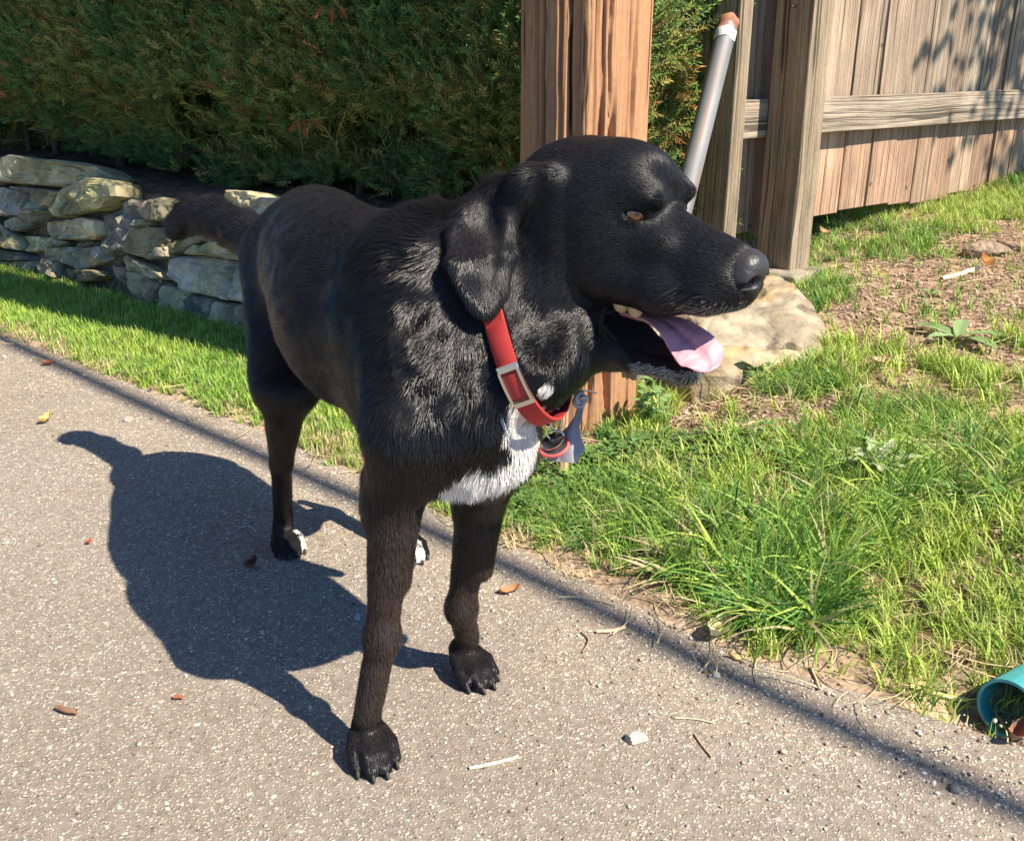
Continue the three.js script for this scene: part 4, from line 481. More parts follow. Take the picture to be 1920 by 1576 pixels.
// trunk, bent a little to the dog's left at the front
body.push(H(ell(D(0, 0.478, -0.03), [0.110, 0.132, 0.21], 0.03), BACK, 0.015, 0.24));          // rear ribs
body.push(H(ell(D(0.026, 0.474, 0.155), [0.094, 0.148, 0.15], 0.03), SIDE, 0.015, 0.24));      // front ribs
body.push(H(ell(D(0.0, 0.500, -0.19), [0.100, 0.106, 0.21], 0.03), BACK, 0.014, 0.24));     // loin
body.push(H(ell(D(0.010, 0.515, -0.335), [0.082, 0.086, 0.115], 0.04), BACK, 0.014, 0.24));     // croup
body.push(H(ell(D(0.044, 0.425, 0.275), [0.072, 0.100, 0.075], 0.04), V(0, -1, 0.1).normalize(), 0.020, 0.28));     // fore chest
body.push(H(ell(D(0.050, 0.562, 0.20), [0.045, 0.055, 0.10], 0.05), V(-0.1, 0.1, -1).normalize(), 0.026, 0.5));        // withers
both(s => {
  const fr = s < 0;   // the dog's right legs (x < 0)
  const pf = fr ? D(-0.080, 0, 0.302) : D(0.086, 0, 0.187);
  const sh = fr ? pd(770, 800, 1.06) : pd(925, 830, 1.13);
  const el = fr ? pd(735, 950, 1.12) : pd(897, 945, 1.24);
  const cp = fr ? pd(716, 1195, 1.16) : pd(864, 1140, 1.30);
  body.push(H(cap(fr ? pd(765, 520, 1.08) : D(0.075, 0.55, 0.19), sh, 0.034, 0.046, 0.03), SIDE, 0.015, 0.24));     // shoulder blade
  body.push(H(cap(sh, el, 0.045, 0.031, 0.03), DOWN, 0.013, 0.22, 0.15));                                                 // upper arm
  body.push(H(cap(el, cp, 0.0275, 0.0165, 0.02), DOWN, 0.009, 0.2, 1));                                               // forearm
  body.push(H(cap(el.clone().add(V(s * 0.006, 0.03, -0.02)), el.clone().add(V(s * 0.006, -0.01, -0.012)), 0.022, 0.018, 0.02), DOWN, 0.012, 0.25, 0.6));   // point of the elbow
  body.push(H(cap(cp, D(pf.x, 0.055, pf.z - 0.022), 0.0178, 0.0160, 0.012), DOWN, 0.009, 0.2, 1));                     // pastern
  body.push(H(ell(cp.clone().add(V(0, 0.004, 0.004)), [0.0172, 0.022, 0.0172], 0.014), DOWN, 0.008, 0.2, 1));   // wrist joint
  body.push(H(cap(el.clone().add(V(0, -0.03, 0.012)), el.clone().add(V(0, -0.085, 0.012)), 0.020, 0.014, 0.016), DOWN, 0.009, 0.2, 0.9));   // forearm muscle
  body.push(H(ell(cp.clone().add(V(0, -0.012, -0.018)), [0.010, 0.014, 0.010], 0.012), DOWN, 0.006, 0.2, 1));         // carpal pad
  paw(pf.clone().add(V(0, 0, -0.008)), 0.90, fr ? 0.0 : 0.25);
  // hind leg
  const ph = fr ? D(-0.088, 0, -0.281) : D(0.102, 0, -0.186);
  const kn = fr ? D(-0.075, 0.325, -0.225) : D(0.09, 0.33, -0.16);
  const hk = fr ? pd(527, 868, 1.60) : D(0.095, 0.168, -0.29);
  body.push(H(cap(D(s * 0.040, 0.48, -0.355), kn, 0.074, 0.050, 0.04), V(0, -0.8, -0.6).normalize(), 0.013, 0.22, 0));
  body.push(H(cap(D(s * 0.045, 0.40, -0.375), kn, 0.05, 0.043, 0.03), DOWN, 0.013, 0.22, 0.15));
  body.push(H(cap(kn, hk, 0.042, 0.0165, 0.025), DOWN, 0.010, 0.2, 0.9));
  body.push(H(cap(hk, D(ph.x, 0.045, ph.z - 0.03), 0.0160, 0.0155, 0.012), DOWN, 0.008, 0.2, 0.8));
  body.push(H(cap(hk.clone().add(V(0, 0.0, -0.014)), hk.clone().add(V(0, 0.08, -0.008)), 0.010, 0.008, 0.012), DOWN, 0.008, 0.2, 0.8));   // heel tendon
  paw(ph.clone().add(V(0, 0, -0.004)), 0.84, fr ? 0.15 : 0.1);
});
function paw(p, k, turn) {
  const c = Math.cos(turn), s = Math.sin(turn), q = (l, y, f) => V(p.x + k * (l * c + f * s), p.y + k * y, p.z + k * (-l * s + f * c));
  body.push(H(cap(q(0, 0.036, -0.026), q(0, 0.026, -0.004), 0.0205 * k, 0.018 * k, 0.012), V(s, -0.6, c).normalize(), 0.005, 0.15, 0.6));
  [[-0.0255, -0.004, 0.0108], [-0.0090, 0.011, 0.0116], [0.0090, 0.011, 0.0116], [0.0255, -0.004, 0.0108]].forEach(([l, f, r]) => {
    const w = V(s, -0.7, c).normalize();
    body.push(H(cap(q(l * 0.72, 0.034, f - 0.014), q(l * 0.95, 0.026, f + 0.008), r * 0.82 * k, r * k, 0.002), w, 0.0035, 0.12, 0.1));
    body.push(H(cap(q(l * 0.95, 0.026, f + 0.008), q(l, 0.0115, f + 0.025), r * k, r * 0.9 * k, 0.002), w, 0.0035, 0.12, 0));
    toes.push([q(l * 0.9, 0.030, f - 0.002), q(l, 0.0115, f + 0.030), r * k]);
    claws.push([q(l * 1.02, 0.012, f + 0.031), q(l * 1.05, 0.004, f + 0.0415), k]);
  });
}
// tail
const tailPts = [pd(512, 475, 1.62), pd(455, 436, 1.70), pd(402, 408, 1.75), pd(360, 404, 1.78), pd(338, 422, 1.78)];
for (let i = 0; i < 4; i++) { const p = cap(tailPts[i], tailPts[i + 1], [0.034, 0.033, 0.032, 0.029][i], [0.033, 0.032, 0.029, 0.023][i], i ? 0.012 : 0.03); body.push(H(p, p.d.clone().normalize().add(V(0, -0.25, 0)).normalize(), 0.018, 0.28)); }
// neck
const nb = hp(-128, -42, 0);
const NECKF = D(0.03, 0.50, 0.19).sub(nb).normalize();
body.push(H(cap(D(0.04, 0.525, 0.19), nb, 0.088, 0.062, 0.05), NECKF.clone().add(V(0, -0.5, 0)).normalize(), 0.021, 0.34));
body.push(H(cap(D(0.04, 0.46, 0.26), hp(-92, -98, 0), 0.080, 0.058, 0.04), NECKF.clone().add(V(0, -0.6, 0)).normalize(), 0.018, 0.28));
body.push(H(cap(pd(1005, 690, 1.06), pd(1078, 640, 1.07), 0.046, 0.037, 0.03), NECKF.clone().add(V(0, -0.6, 0)).normalize(), 0.017, 0.28));   // loose skin of the throat
// head
const mm = a => a.map(v => v / 1000), HB = hx.clone().multiplyScalar(-1), HBD = HB.clone().addScaledVector(hy, -0.5).normalize();
upper.push(H(ell(hp(-90, 4, 0), mm([80, 56, 65]), 0.02, HAX), HB, 0.007, 0.12));
upper.push(H(ell(hp(-44, 17, 0), mm([50, 42, 50]), 0.02, HAX), HB, 0.005, 0.12));
both(s => {
  upper.push(H(ell(hp(-11, 13, s * 31), mm([24, 11, 14]), 0.020, HAX), HB, 0.0045, 0.16));                  // brow
  upper.push(H(ell(hp(-68, -42, s * 37), mm([48, 54, 32]), 0.03, HAX), HBD, 0.009, 0.16));                 // cheek
  upper.push(H(ell(hp(-14, -38, s * 23), mm([50, 28, 21]), 0.024, HAX), HB, 0.005, 0.13));                   // below the eye
  upper.push(H(cap(hp(-40, -76, s * 29), hp(20, -78, s * 27), 0.024, 0.024, 0.016), HBD, 0.005, 0.14));    // hanging upper lip
  upper.push(H(cap(hp(20, -78, s * 27), hp(66, -72, s * 21), 0.024, 0.021, 0.012), HBD, 0.005, 0.14));
  upper.push(H(cap(hp(66, -72, s * 21), hp(84, -68, s * 9), 0.021, 0.018, 0.010), HBD, 0.005, 0.14));
  upper.push(H(ell(hp(62, -55, s * 19), mm([30, 22, 16]), 0.012, HAX), HB, 0.005, 0.13));                  // whisker pad
  jaw.push(H(cap(hp(-64, -130, s * 33), hp(-6, -160, s * 24), 0.016, 0.0105, 0.015), HBD, 0.006, 0.18));
  jaw.push(H(cap(hp(-6, -160, s * 24), hp(42, -162, s * 12), 0.0105, 0.010, 0.01), HBD, 0.006, 0.18));
});
upper.push(H(cap(hp(-2, -42, 0), hp(80, -58, 0), 0.033, 0.028, 0.016), HB, 0.005, 0.13));
upper.push(H(cap(hp(6, -18, 0), hp(86, -40, 0), 0.018, 0.0165, 0.014), HB, 0.004, 0.12));                  // bridge of the nose
jaw.push(H(cap(hp(-50, -158, 0), hp(42, -165, 0), 0.018, 0.009, 0.02), HBD, 0.007, 0.2));
jaw.push(H(cap(hp(42, -162, -9), hp(42, -162, 9), 0.0115, 0.0115, 0.01), HBD, 0.007, 0.2));
jaw.push(H(cap(hp(-70, -142, 0), hp(-36, -156, 0), 0.040, 0.022, 0.02), HBD, 0.011, 0.22));    // throat skin
const HAIRY_HEAD = upper.length;
function sdf(x, y, z, L = null) {
  const B = L ? L.body : body, J = L ? L.jaw : jaw, U = L ? L.upper : upper;
  let a = 1, j = 1, u = 1;
  for (const p of B) a = smin(a, pdist(p, x, y, z), p.k);
  for (const p of J) j = smin(j, pdist(p, x, y, z), p.k);
  for (const p of U) u = smin(u, pdist(p, x, y, z), p.k);
  a = smin(a, j, 0.03);
  const lx = (x - HEAD.x) * hx.x + (y - HEAD.y) * hx.y + (z - HEAD.z) * hx.z;
  let d = smin(a, u, lerp(0.05, 0.006, sstep(-0.085, -0.045, lx)));
  for (const p of (L ? L.ears : ears)) d = smin(d, pdist(p, x, y, z), p.k);
  for (const p of carve) { const e = -pdist(p, x, y, z), h = p.k - Math.abs(d - e); d = Math.max(d, e) + (h > 0 ? h * h / (4 * p.k) : 0); }
  return d;
}
// surface nets on the blocks that the surface passes through
function nets(f, lo, hi, cell, cull) {
  const n = [0, 1, 2].map(i => Math.ceil((hi[i] - lo[i]) / cell) + 1), B = 10, nx = n[0], ny = n[1], nz = n[2];
  const val = new Float32Array(nx * ny * nz).fill(1), act = [];
  const half = B * cell / 2, br = half * 1.7321;
  for (let bz = 0; bz < nz; bz += B) for (let by = 0; by < ny; by += B) for (let bx = 0; bx < nx; bx += B) {
    const cx = lo[0] + bx * cell + half, cy = lo[1] + by * cell + half, cz = lo[2] + bz * cell + half;
    const L = cull ? cull(cx, cy, cz, br + 0.05) : null, d = f(cx, cy, cz, L);
    const on = Math.abs(d) < br * 1.35 + 0.012;
    if (on) act.push([bx, by, bz]);
    for (let k = bz; k < Math.min(bz + B, nz); k++) for (let j = by; j < Math.min(by + B, ny); j++) for (let i = bx; i < Math.min(bx + B, nx); i++)
      val[i + nx * (j + ny * k)] = on ? f(lo[0] + i * cell, lo[1] + j * cell, lo[2] + k * cell, L) : d;
  }
  const vid = new Map(), pos = [], idx = [];
  const id = (i, j, k) => i + nx * (j + ny * k);
  const off = [0, 1, nx, nx + 1, nx * ny, nx * ny + 1, nx * ny + nx, nx * ny + nx + 1];
  for (const [bx, by, bz] of act) for (let k = bz; k < Math.min(bz + B, nz - 1); k++) for (let j = by; j < Math.min(by + B, ny - 1); j++) for (let i = bx; i < Math.min(bx + B, nx - 1); i++) {
    const b = id(i, j, k); let m = 0; for (let c = 0; c < 8; c++) if (val[b + off[c]] < 0) m |= 1 << c;
    if (m === 0 || m === 255) continue;
    let sx = 0, sy = 0, sz = 0, q = 0;
    for (let c = 0; c < 8; c++) for (const a of [1, 2, 4]) if (!(c & a)) {
      const v0 = val[b + off[c]], v1 = val[b + off[c | a]]; if ((v0 < 0) === (v1 < 0)) continue;
      const t = v0 / (v0 - v1); sx += (c & 1) + (a === 1 ? t : 0); sy += ((c >> 1) & 1) + (a === 2 ? t : 0); sz += ((c >> 2) & 1) + (a === 4 ? t : 0); q++;
    }
    vid.set(b, pos.length / 3); pos.push(lo[0] + (i + sx / q) * cell, lo[1] + (j + sy / q) * cell, lo[2] + (k + sz / q) * cell);
  }
  const quad = (a, b, c, d, fl) => { const A = vid.get(a), Bv = vid.get(b), Cv = vid.get(c), Dv = vid.get(d); if (A === undefined || Bv === undefined || Cv === undefined || Dv === undefined) return; fl ? idx.push(A, Bv, Cv, A, Cv, Dv) : idx.push(A, Cv, Bv, A, Dv, Cv); };
  for (const b of vid.keys()) {
    const s0 = val[b] < 0;
    if (s0 !== val[b + 1] < 0) quad(b, b - nx, b - nx - nx * ny, b - nx * ny, s0);
    if (s0 !== val[b + nx] < 0) quad(b, b - nx * ny, b - nx * ny - 1, b - 1, s0);
    if (s0 !== val[b + nx * ny] < 0) quad(b, b - 1, b - 1 - nx, b - nx, s0);
  }
  return { pos, idx };
}
const cullD = (x, y, z, r) => { const g = A => A.filter(p => pdist(p, x, y, z) < r + 0.02 + (p.t ? 0.04 : 0)); return { body: g(body), jaw: g(jaw), upper: g(upper), ears: g(ears) }; };
// where the line of sight through a photo pixel meets the dog, in dog coordinates
function hitDog(px, py, f = sdf) { const o = toDog(camera.position), d = dirDog(ray(px, py)).normalize(); let t = 0.5; for (let i = 0; i < 200; i++) { const p = o.clone().addScaledVector(d, t), e = f(p.x, p.y, p.z); if (e < 0.0004) return p; t += e * 0.7; if (t > 4) break; } console.log('miss', px, py); return o.addScaledVector(d, t); }
function grad(p, f = sdf, e = 0.002) { return V(f(p.x + e, p.y, p.z) - f(p.x - e, p.y, p.z), f(p.x, p.y + e, p.z) - f(p.x, p.y - e, p.z), f(p.x, p.y, p.z + e) - f(p.x, p.y, p.z - e)).normalize(); }
const toHead = p => { const q = p.clone().sub(HEAD); return V(q.dot(hx), q.dot(hy), q.dot(hz)).multiplyScalar(1000); };
// drop ears, laid on the side of the head and neck: a folded base, a flap, a rolled front edge
{
  const mir = (p, s) => { if (s > 0) return p; const q = toHead(p); return hp(q.x, q.y, -Math.min(q.z, 62 + Math.max(0, -q.y) * 0.25)); };
  const on = (px, py, up) => { const p = hitDog(px, py); return [p.clone().addScaledVector(grad(p, sdf, 0.012), up), grad(p, sdf, 0.012)]; };
  const E = { b0: on(1040, 332, 0.002)[0], b1: on(1000, 345, 0.008)[0], b2: on(945, 372, 0.008)[0], b3: on(885, 408, 0.008)[0], f0: on(1000, 365, 0.008)[0], f1: on(968, 410, 0.012)[0], f2: on(958, 480, 0.020)[0], f3: on(952, 562, 0.025)[0] };
  const lay = (px, py, up) => { const p = hitDog(px, py); return p.addScaledVector(hz, up * 0.8).addScaledVector(dirDog(V(0, 0, 1)), up * 0.35); };
  const FL = [...Array(9)].map((_, i) => { const u = i / 8, e = Math.sin(Math.PI * (0.12 + 0.76 * u)), edge = 0.003 * Math.pow(2 * u - 1, 2); return [lay(lerp(864, 968, u), lerp(428, 388, u), 0.010 + edge), lay(lerp(866, 972, u), lerp(488, 470, u), 0.015 + edge), lay(lerp(893, 962, u), 515 + 62 * e, 0.019 + edge)]; });
  both(s => {
    const EF = hy.clone().multiplyScalar(-1).addScaledVector(hx, -0.1).normalize(), m = p => mir(p, s);
    upper.push(H(cap(m(E.b0), m(E.b1), 0.010, 0.013, 0.016), HBD, 0.010, 0.3)); upper.push(H(cap(m(E.b1), m(E.b2), 0.013, 0.014, 0.014), EF, 0.012, 0.3)); upper.push(H(cap(m(E.b2), m(E.b3), 0.013, 0.010, 0.014), EF, 0.012, 0.3));
    ears.push(H(cap(m(E.f0), m(E.f1), 0.007, 0.006, 0.012), EF, 0.008, 0.2));
    FL.forEach(([a, b, c], i) => { const r = i === 8 ? 0.0058 : i === 0 ? 0.0045 : 0.0052; ears.push(H(cap(m(a), m(b), r, r, 0.010), EF, 0.006, 0.14)); ears.push(H(cap(m(b), m(c), r, r * 0.9, 0.010), EF, 0.006, 0.14)); });
  });
}
// eyes: an almond-shaped opening between the lids, the ball behind it
const eyeHit = hitDog(1192, 404), eyeL = toHead(eyeHit), eyes = [];
both(s => {
  const c = hp(eyeL.x, eyeL.y, s * eyeL.z), n = grad(c);
  const ex = hx.clone().addScaledVector(hy, -0.22).addScaledVector(n, -hx.dot(n)).normalize(), ey = n.clone().cross(ex).normalize();
  upper.push(H(ell(c.clone().addScaledVector(n, -0.010), mm([19, 14, 13]), 0.006, [ex, ey, n]), HB, 0.004, 0.15));     // the lids swell over the ball
  eyes.push([c, n, ex, ey]);
});
both(s => { const [c, n, ex, ey] = eyes[s < 0 ? 0 : 1]; carve.push(ell(c.clone().addScaledVector(n, 0.004), mm([13.5, 4.1, 9]), 0.003, [ex, ey, n])); });
carve.push(ell(hp(-20, -125, 0), mm([48, 20, 48]), 0.006, [hx.clone().addScaledVector(hy, -0.25).normalize(), hy.clone().addScaledVector(hx, 0.25).normalize(), hz]));   // the open mouth
// the collar plane parts the fine mesh of the head from that of the body
const neckF = (x, y, z) => { let a = 1; for (const p of body) a = smin(a, pdist(p, x, y, z), p.k); return a; };
const CQ = [hitDog(892, 545, neckF), hitDog(938, 690, neckF)];
const CN = V(0.70, 0.46, 0.55); { const e = CQ[1].clone().sub(CQ[0]).normalize(); CN.addScaledVector(e, -CN.dot(e)).normalize(); }   // the plane holds both points of the collar
const CD = p => (p.x - CQ[1].x) * CN.x + (p.y - CQ[1].y) * CN.y + (p.z - CQ[1].z) * CN.z - 0.012;
const dog = thing('dog', 'large black dog with white chest patch and red collar standing on the asphalt', 'dog', [DOG.x, 0, DOG.z], DTURN);
const P = { pos: [], idx: [] };
function addNets(m, keep) {
  const map = new Map(), o = P.pos, g = i => { let k = map.get(i); if (k === undefined) { k = o.length / 3; o.push(m.pos[3 * i], m.pos[3 * i + 1], m.pos[3 * i + 2]); map.set(i, k); } return k; };
  for (let i = 0; i < m.idx.length; i += 3) { const a = m.idx[i], b = m.idx[i + 1], c = m.idx[i + 2]; const q = V((m.pos[3 * a] + m.pos[3 * b] + m.pos[3 * c]) / 3, (m.pos[3 * a + 1] + m.pos[3 * b + 1] + m.pos[3 * c + 1]) / 3, (m.pos[3 * a + 2] + m.pos[3 * b + 2] + m.pos[3 * c + 2]) / 3); if (keep(q)) P.idx.push(g(a), g(b), g(c)); }
}
const inHead = p => CD(p) > 0 && toHead(p).x > -255 || toHead(p).z > 66 && toHead(p).x > -250 && toHead(p).y > -140 && toHead(p).y < 40 || toHead(p).z < -66 && toHead(p).y > -140 && toHead(p).x > -215 && toHead(p).y < 40;
addNets(nets(sdf, [-0.35, -0.01, -0.75], [0.4, 0.76, 0.62], 0.005, cullD), p => !inHead(p));
{
  const lo = [9, 9, 9], hi = [-9, -9, -9]; for (const x of [-260, 130]) for (const y of [-250, 85]) for (const z of [-120, 190]) { const q = hp(x, y, z).toArray(); q.forEach((v, i) => { lo[i] = Math.min(lo[i], v); hi[i] = Math.max(hi[i], v); }); }
  addNets(nets(sdf, lo, hi, 0.0027, cullD), inHead);
}
const NV = P.pos.length / 3;
console.log('dog verts', NV, 'tris', P.idx.length / 3);
// coat colours: black, browner on the legs, white on chest and toes, a little grey on the chin
const whites = [[978, 775, 44], [990, 815, 46], [985, 850, 38], [962, 880, 42], [935, 895, 48], [905, 903, 50], [875, 910, 44], [858, 915, 30], [1030, 728, 14]].map(([x, y, r]) => { const p = hitDog(x, y); return [p, r * p.distanceTo(toDog(camera.position)) / FOCAL]; });
const toesW = [toes[7], toes[14]];                                     // one white toe on either hind paw
function coat(p, brown, jit, short = 1) {
  let w = -9; for (const [c, r] of whites) w = Math.max(w, 1 - (p.distanceTo(c) / r)); w += 0.22 * noise(p.x * 160, p.y * 60, p.z * 160) + 0.3 * (jit - 0.5);
  for (const [a, b, r] of toesW) { const ab = b.clone().sub(a), h = clamp(p.clone().sub(a).dot(ab) / ab.lengthSq(), 0, 1); w = Math.max(w, 1.12 - p.distanceTo(a.clone().addScaledVector(ab, h)) / r + 0.25 * (jit - 0.5)); }
  if (w > 0.05) { const v = 0.62 + 0.2 * jit; return [v, v * 0.97, v * 0.93]; }
  const q = toHead(p); let grey = 0;
  if (q.x > 10 && q.y < -72 && q.y > -105) grey = 0.35 * sstep(-70, -88, q.y) * sstep(30, 90, q.x);
  if (q.y < -156 && q.x > 0) grey = 0.5;
  if (jit < grey) return [0.32, 0.31, 0.29];
  const v = (0.5 + 1.0 * jit) * (p.z < -0.42 && p.y > 0.45 ? 2 : 1) * lerp(0.6, CD(p) > 0 ? 1.15 : 1.35, short); return [lerp(0.0112, 0.027, brown) * v, lerp(0.0112, 0.0195, brown) * v, lerp(0.0132, 0.0160, brown) * v];
}
const nrm = new Float32Array(NV * 3), brownV = new Float32Array(NV), col = new Float32Array(NV * 3);
const tmpG = geoFrom(P.pos, P.idx); nrm.set(tmpG.attributes.normal.array);
const hairPrims = [...body, ...jaw, ...upper, ...ears];
// hair growth at every vertex: tangent flow, length, lift, brownness
const HG = new Float32Array(NV * 6);
{
  const cellsz = 0.05, cache = new Map();
  for (let i = 0; i < NV; i++) {
    const x = P.pos[3 * i], y = P.pos[3 * i + 1], z = P.pos[3 * i + 2];
    const key = Math.floor(x / cellsz) + ',' + Math.floor(y / cellsz) + ',' + Math.floor(z / cellsz);
    let L = cache.get(key); if (!L) { const cx = (Math.floor(x / cellsz) + 0.5) * cellsz, cy = (Math.floor(y / cellsz) + 0.5) * cellsz, cz = (Math.floor(z / cellsz) + 0.5) * cellsz; L = hairPrims.filter(p => pdist(p, cx, cy, cz) < 0.10); cache.set(key, L); }
    let W = 0, fx = 0, fy = 0, fz = 0, hl = 0, lf = 0, br = 0;
    for (const p of L) { const w = Math.exp(-Math.max(0, pdist(p, x, y, z)) / 0.012) + 1e-9; W += w; fx += w * p.fl.x; fy += w * p.fl.y; fz += w * p.fl.z; hl += w * p.hl; lf += w * p.lift; br += w * p.br; }
    HG.set([fx / W, fy / W, fz / W, hl / W, lf / W, br / W], i * 6); brownV[i] = br / W;
    const c = coat(V(x, y, z), br / W, 0.5, 0); col.set(c, 3 * i);
  }
}
const mouthC = hp(0, -122, 0);
function inMouth(p, n) { const q = toHead(p); if (q.x < -58 || q.x > 70) return false; const nl = V(n.dot(hx), n.dot(hy), n.dot(hz)); if (q.y < -100 && q.y > -172 && nl.y > 0.35 && Math.abs(q.z) < 34) return true; if (q.y > -106 && q.y < -70 && nl.y < -0.55 && Math.abs(q.z) < 26) return true; return q.x < -30 && q.y < -100 && q.y > -150 && nl.x > 0.35 && Math.abs(q.z) < 27; }
for (let i = 0; i < NV; i++) { const p = V(P.pos[3 * i], P.pos[3 * i + 1], P.pos[3 * i + 2]), n = V(nrm[3 * i], nrm[3 * i + 1], nrm[3 * i + 2]); if (CD(p) > -0.02 && inMouth(p, n)) { col.set([0.018, 0.010, 0.011], 3 * i); HG[6 * i + 3] = 0; } }
mesh('body', geoFrom(P.pos, P.idx, nrm, col), M({ vertexColors: true, roughness: 0.8, specularIntensity: 0.15 }), dog);
// the coat: one thin curved hair, placed many times
function hairGeo() {                                                  // a narrow ribbon, rounded across
  const pos = [], idx = [], nor = [], S = 3;
  for (let s = 0; s <= S; s++) { const t = s / S, r = 1.25 * (1 - 0.85 * t * t); for (const q of [-1, 1]) { pos.push(q * r, t, 0); nor.push(q * 0.5, 0, 0.866); } }
  for (let s = 0; s < S; s++) { const i = 2 * s; idx.push(i, i + 1, i + 2, i + 1, i + 3, i + 2); }
  return geoFrom(pos, idx, nor);
}
const HAIR_SCALE = 1;
{
  const R = rng(77), bodyM = [], bodyC = [], faceM = [], faceC = []; let skipped = 0;
  const camD = toDog(camera.position);
  const A = V(), B = V(), C = V(), p = V(), n = V(), f = V(), tmp = V(), X = V(), Z = V();
  for (let t = 0; t < P.idx.length; t += 3) {
    const ia = P.idx[t], ib = P.idx[t + 1], ic = P.idx[t + 2];
    A.fromArray(P.pos, 3 * ia); B.fromArray(P.pos, 3 * ib); C.fromArray(P.pos, 3 * ic);
    const area = tmp.copy(B).sub(A).cross(X.copy(C).sub(A)).length() / 2;
    const hl0 = HG[6 * ia + 3]; if (hl0 <= 0.001) continue;
    const head = CD(A) > 0.004;
    n.fromArray(nrm, 3 * ia); const away = n.dot(f.copy(camD).sub(A).normalize()) < -0.45 ? 0.35 : 1;
    let cnt = area * away * (head ? 900e3 : hl0 < 0.0125 ? 560e3 : 480e3); cnt = Math.floor(cnt + R());
    for (let k = 0; k < cnt; k++) {
      let u = R(), v = R(); if (u + v > 1) { u = 1 - u; v = 1 - v; } const w = 1 - u - v;
      p.set(0, 0, 0).addScaledVector(A, w).addScaledVector(B, u).addScaledVector(C, v);
      n.set(0, 0, 0); for (const [i, q] of [[ia, w], [ib, u], [ic, v]]) { n.x += nrm[3 * i] * q; n.y += nrm[3 * i + 1] * q; n.z += nrm[3 * i + 2] * q; } n.normalize();
      const g = [0, 0, 0, 0, 0, 0]; for (const [i, q] of [[ia, w], [ib, u], [ic, v]]) for (let m = 0; m < 6; m++) g[m] += HG[6 * i + m] * q;
      if (Math.abs(CD(p)) < 0.011 && CD(p) > -0.5 && p.z > 0.1 && Math.abs(p.x - 0.08) < 0.16) { const th = toHead(p); if (th.x > -280 && neckF(p.x, p.y, p.z) < 0.003) { skipped++; continue; } }
      let near = 1; for (const e of eyes) near = Math.min(near, sstep(0.007, 0.02, p.distanceTo(e[0])));
      if (near < 0.02) continue;
      f.set(g[0], g[1], g[2]); const fn = f.dot(n); f.addScaledVector(n, -fn); if (f.lengthSq() < 1e-6) f.set(0.01, -1, 0);
      f.normalize();
      // clumps of hair part and swirl a little where the coat is long
      const kl = sstep(0.0105, 0.0175, g[3]), sw = lerp(0.28, 0.8, kl) * noise(p.x * 60 + 3, p.y * 60, p.z * 60) + (head ? 0.14 : 0.26) * (R() - 0.5);
      tmp.copy(n).cross(f); f.multiplyScalar(Math.cos(sw)).addScaledVector(tmp, Math.sin(sw));
      const lift = g[4] * (head && g[3] < 0.01 ? 0.7 + 0.6 * R() : 0.5 + 1.0 * R()) * (1 + lerp(0.35, 0.6, kl) * noise(p.x * 70, p.y * 70 + 9, p.z * 70));
      f.addScaledVector(n, Math.max(lift, 0.13)).normalize();
      const cdp = CD(p), len = g[3] * (0.7 + 0.6 * R()) * lerp(0.35, 1, near) * (cdp > 0.01 && cdp < 0.04 && g[3] > 0.012 ? 0.5 : 1), wd = (head ? 0.00024 : g[3] > 0.022 ? 0.00034 : 0.00029) * (0.8 + 0.5 * R());
      const off = g[3] > 0.01 ? 0.0006 : -0.0001;
      X.copy(f).cross(n).normalize(); Z.copy(X).cross(f);
      (head && g[3] < 0.012 ? faceM : bodyM).push(new THREE.Matrix4().makeBasis(X.clone().multiplyScalar(wd), f.clone().multiplyScalar(len), Z.clone().multiplyScalar(wd)).setPosition(p.x - n.x * off, p.y - n.y * off, p.z - n.z * off));
      (head && g[3] < 0.012 ? faceC : bodyC).push(lin(...coat(p, g[5], R(), sstep(0.0165, 0.0125, g[3]))));
    }
  }
  console.log('hairs', bodyM.length, faceM.length);
  const fur = r => M({ color: 0xffffff, roughness: r, specularIntensity: 0.5, side: THREE.DoubleSide });
  tag(inst('coat', hairGeo(), fur(0.25), bodyM, bodyC, dog), null, null, null, 'stuff'); tag(inst('face_coat', hairGeo(), fur(0.36), faceM, faceC, dog), null, null, null, 'stuff');
}
// eyeballs
for (const [c, n, ex] of eyes) {
  const r = 0.0125, g = new THREE.SphereGeometry(r, 48, 64), cc = [], pA = g.attributes.position;
  for (let i = 0; i < pA.count; i++) {
    const th = Math.acos(clamp(pA.getY(i) / r, -1, 1)) * 180 / Math.PI, ph = Math.atan2(pA.getZ(i), pA.getX(i));
    const st = 0.75 + 0.5 * h3(Math.round(ph * 28), 3, 5);
    cc.push(...(th < 13 ? [0.006, 0.005, 0.005] : th < 34 ? [0.30 * st, 0.085 * st, 0.020 * st] : th < 38 ? [0.03, 0.012, 0.008] : [0.62, 0.52, 0.48]));
  }
  g.setAttribute('color', new THREE.Float32BufferAttribute(cc, 3));
  const gaze = n.clone().multiplyScalar(0.75).addScaledVector(hx, 0.1).addScaledVector(hy, 0.12).normalize();
  const e = mesh('eye', g, M({ vertexColors: true, roughness: 0.25, clearcoat: 1, clearcoatRoughness: 0.03 }), dog);
  e.position.copy(c).addScaledVector(n, -0.0115); e.quaternion.setFromUnitVectors(V(0, 1, 0), gaze);
}
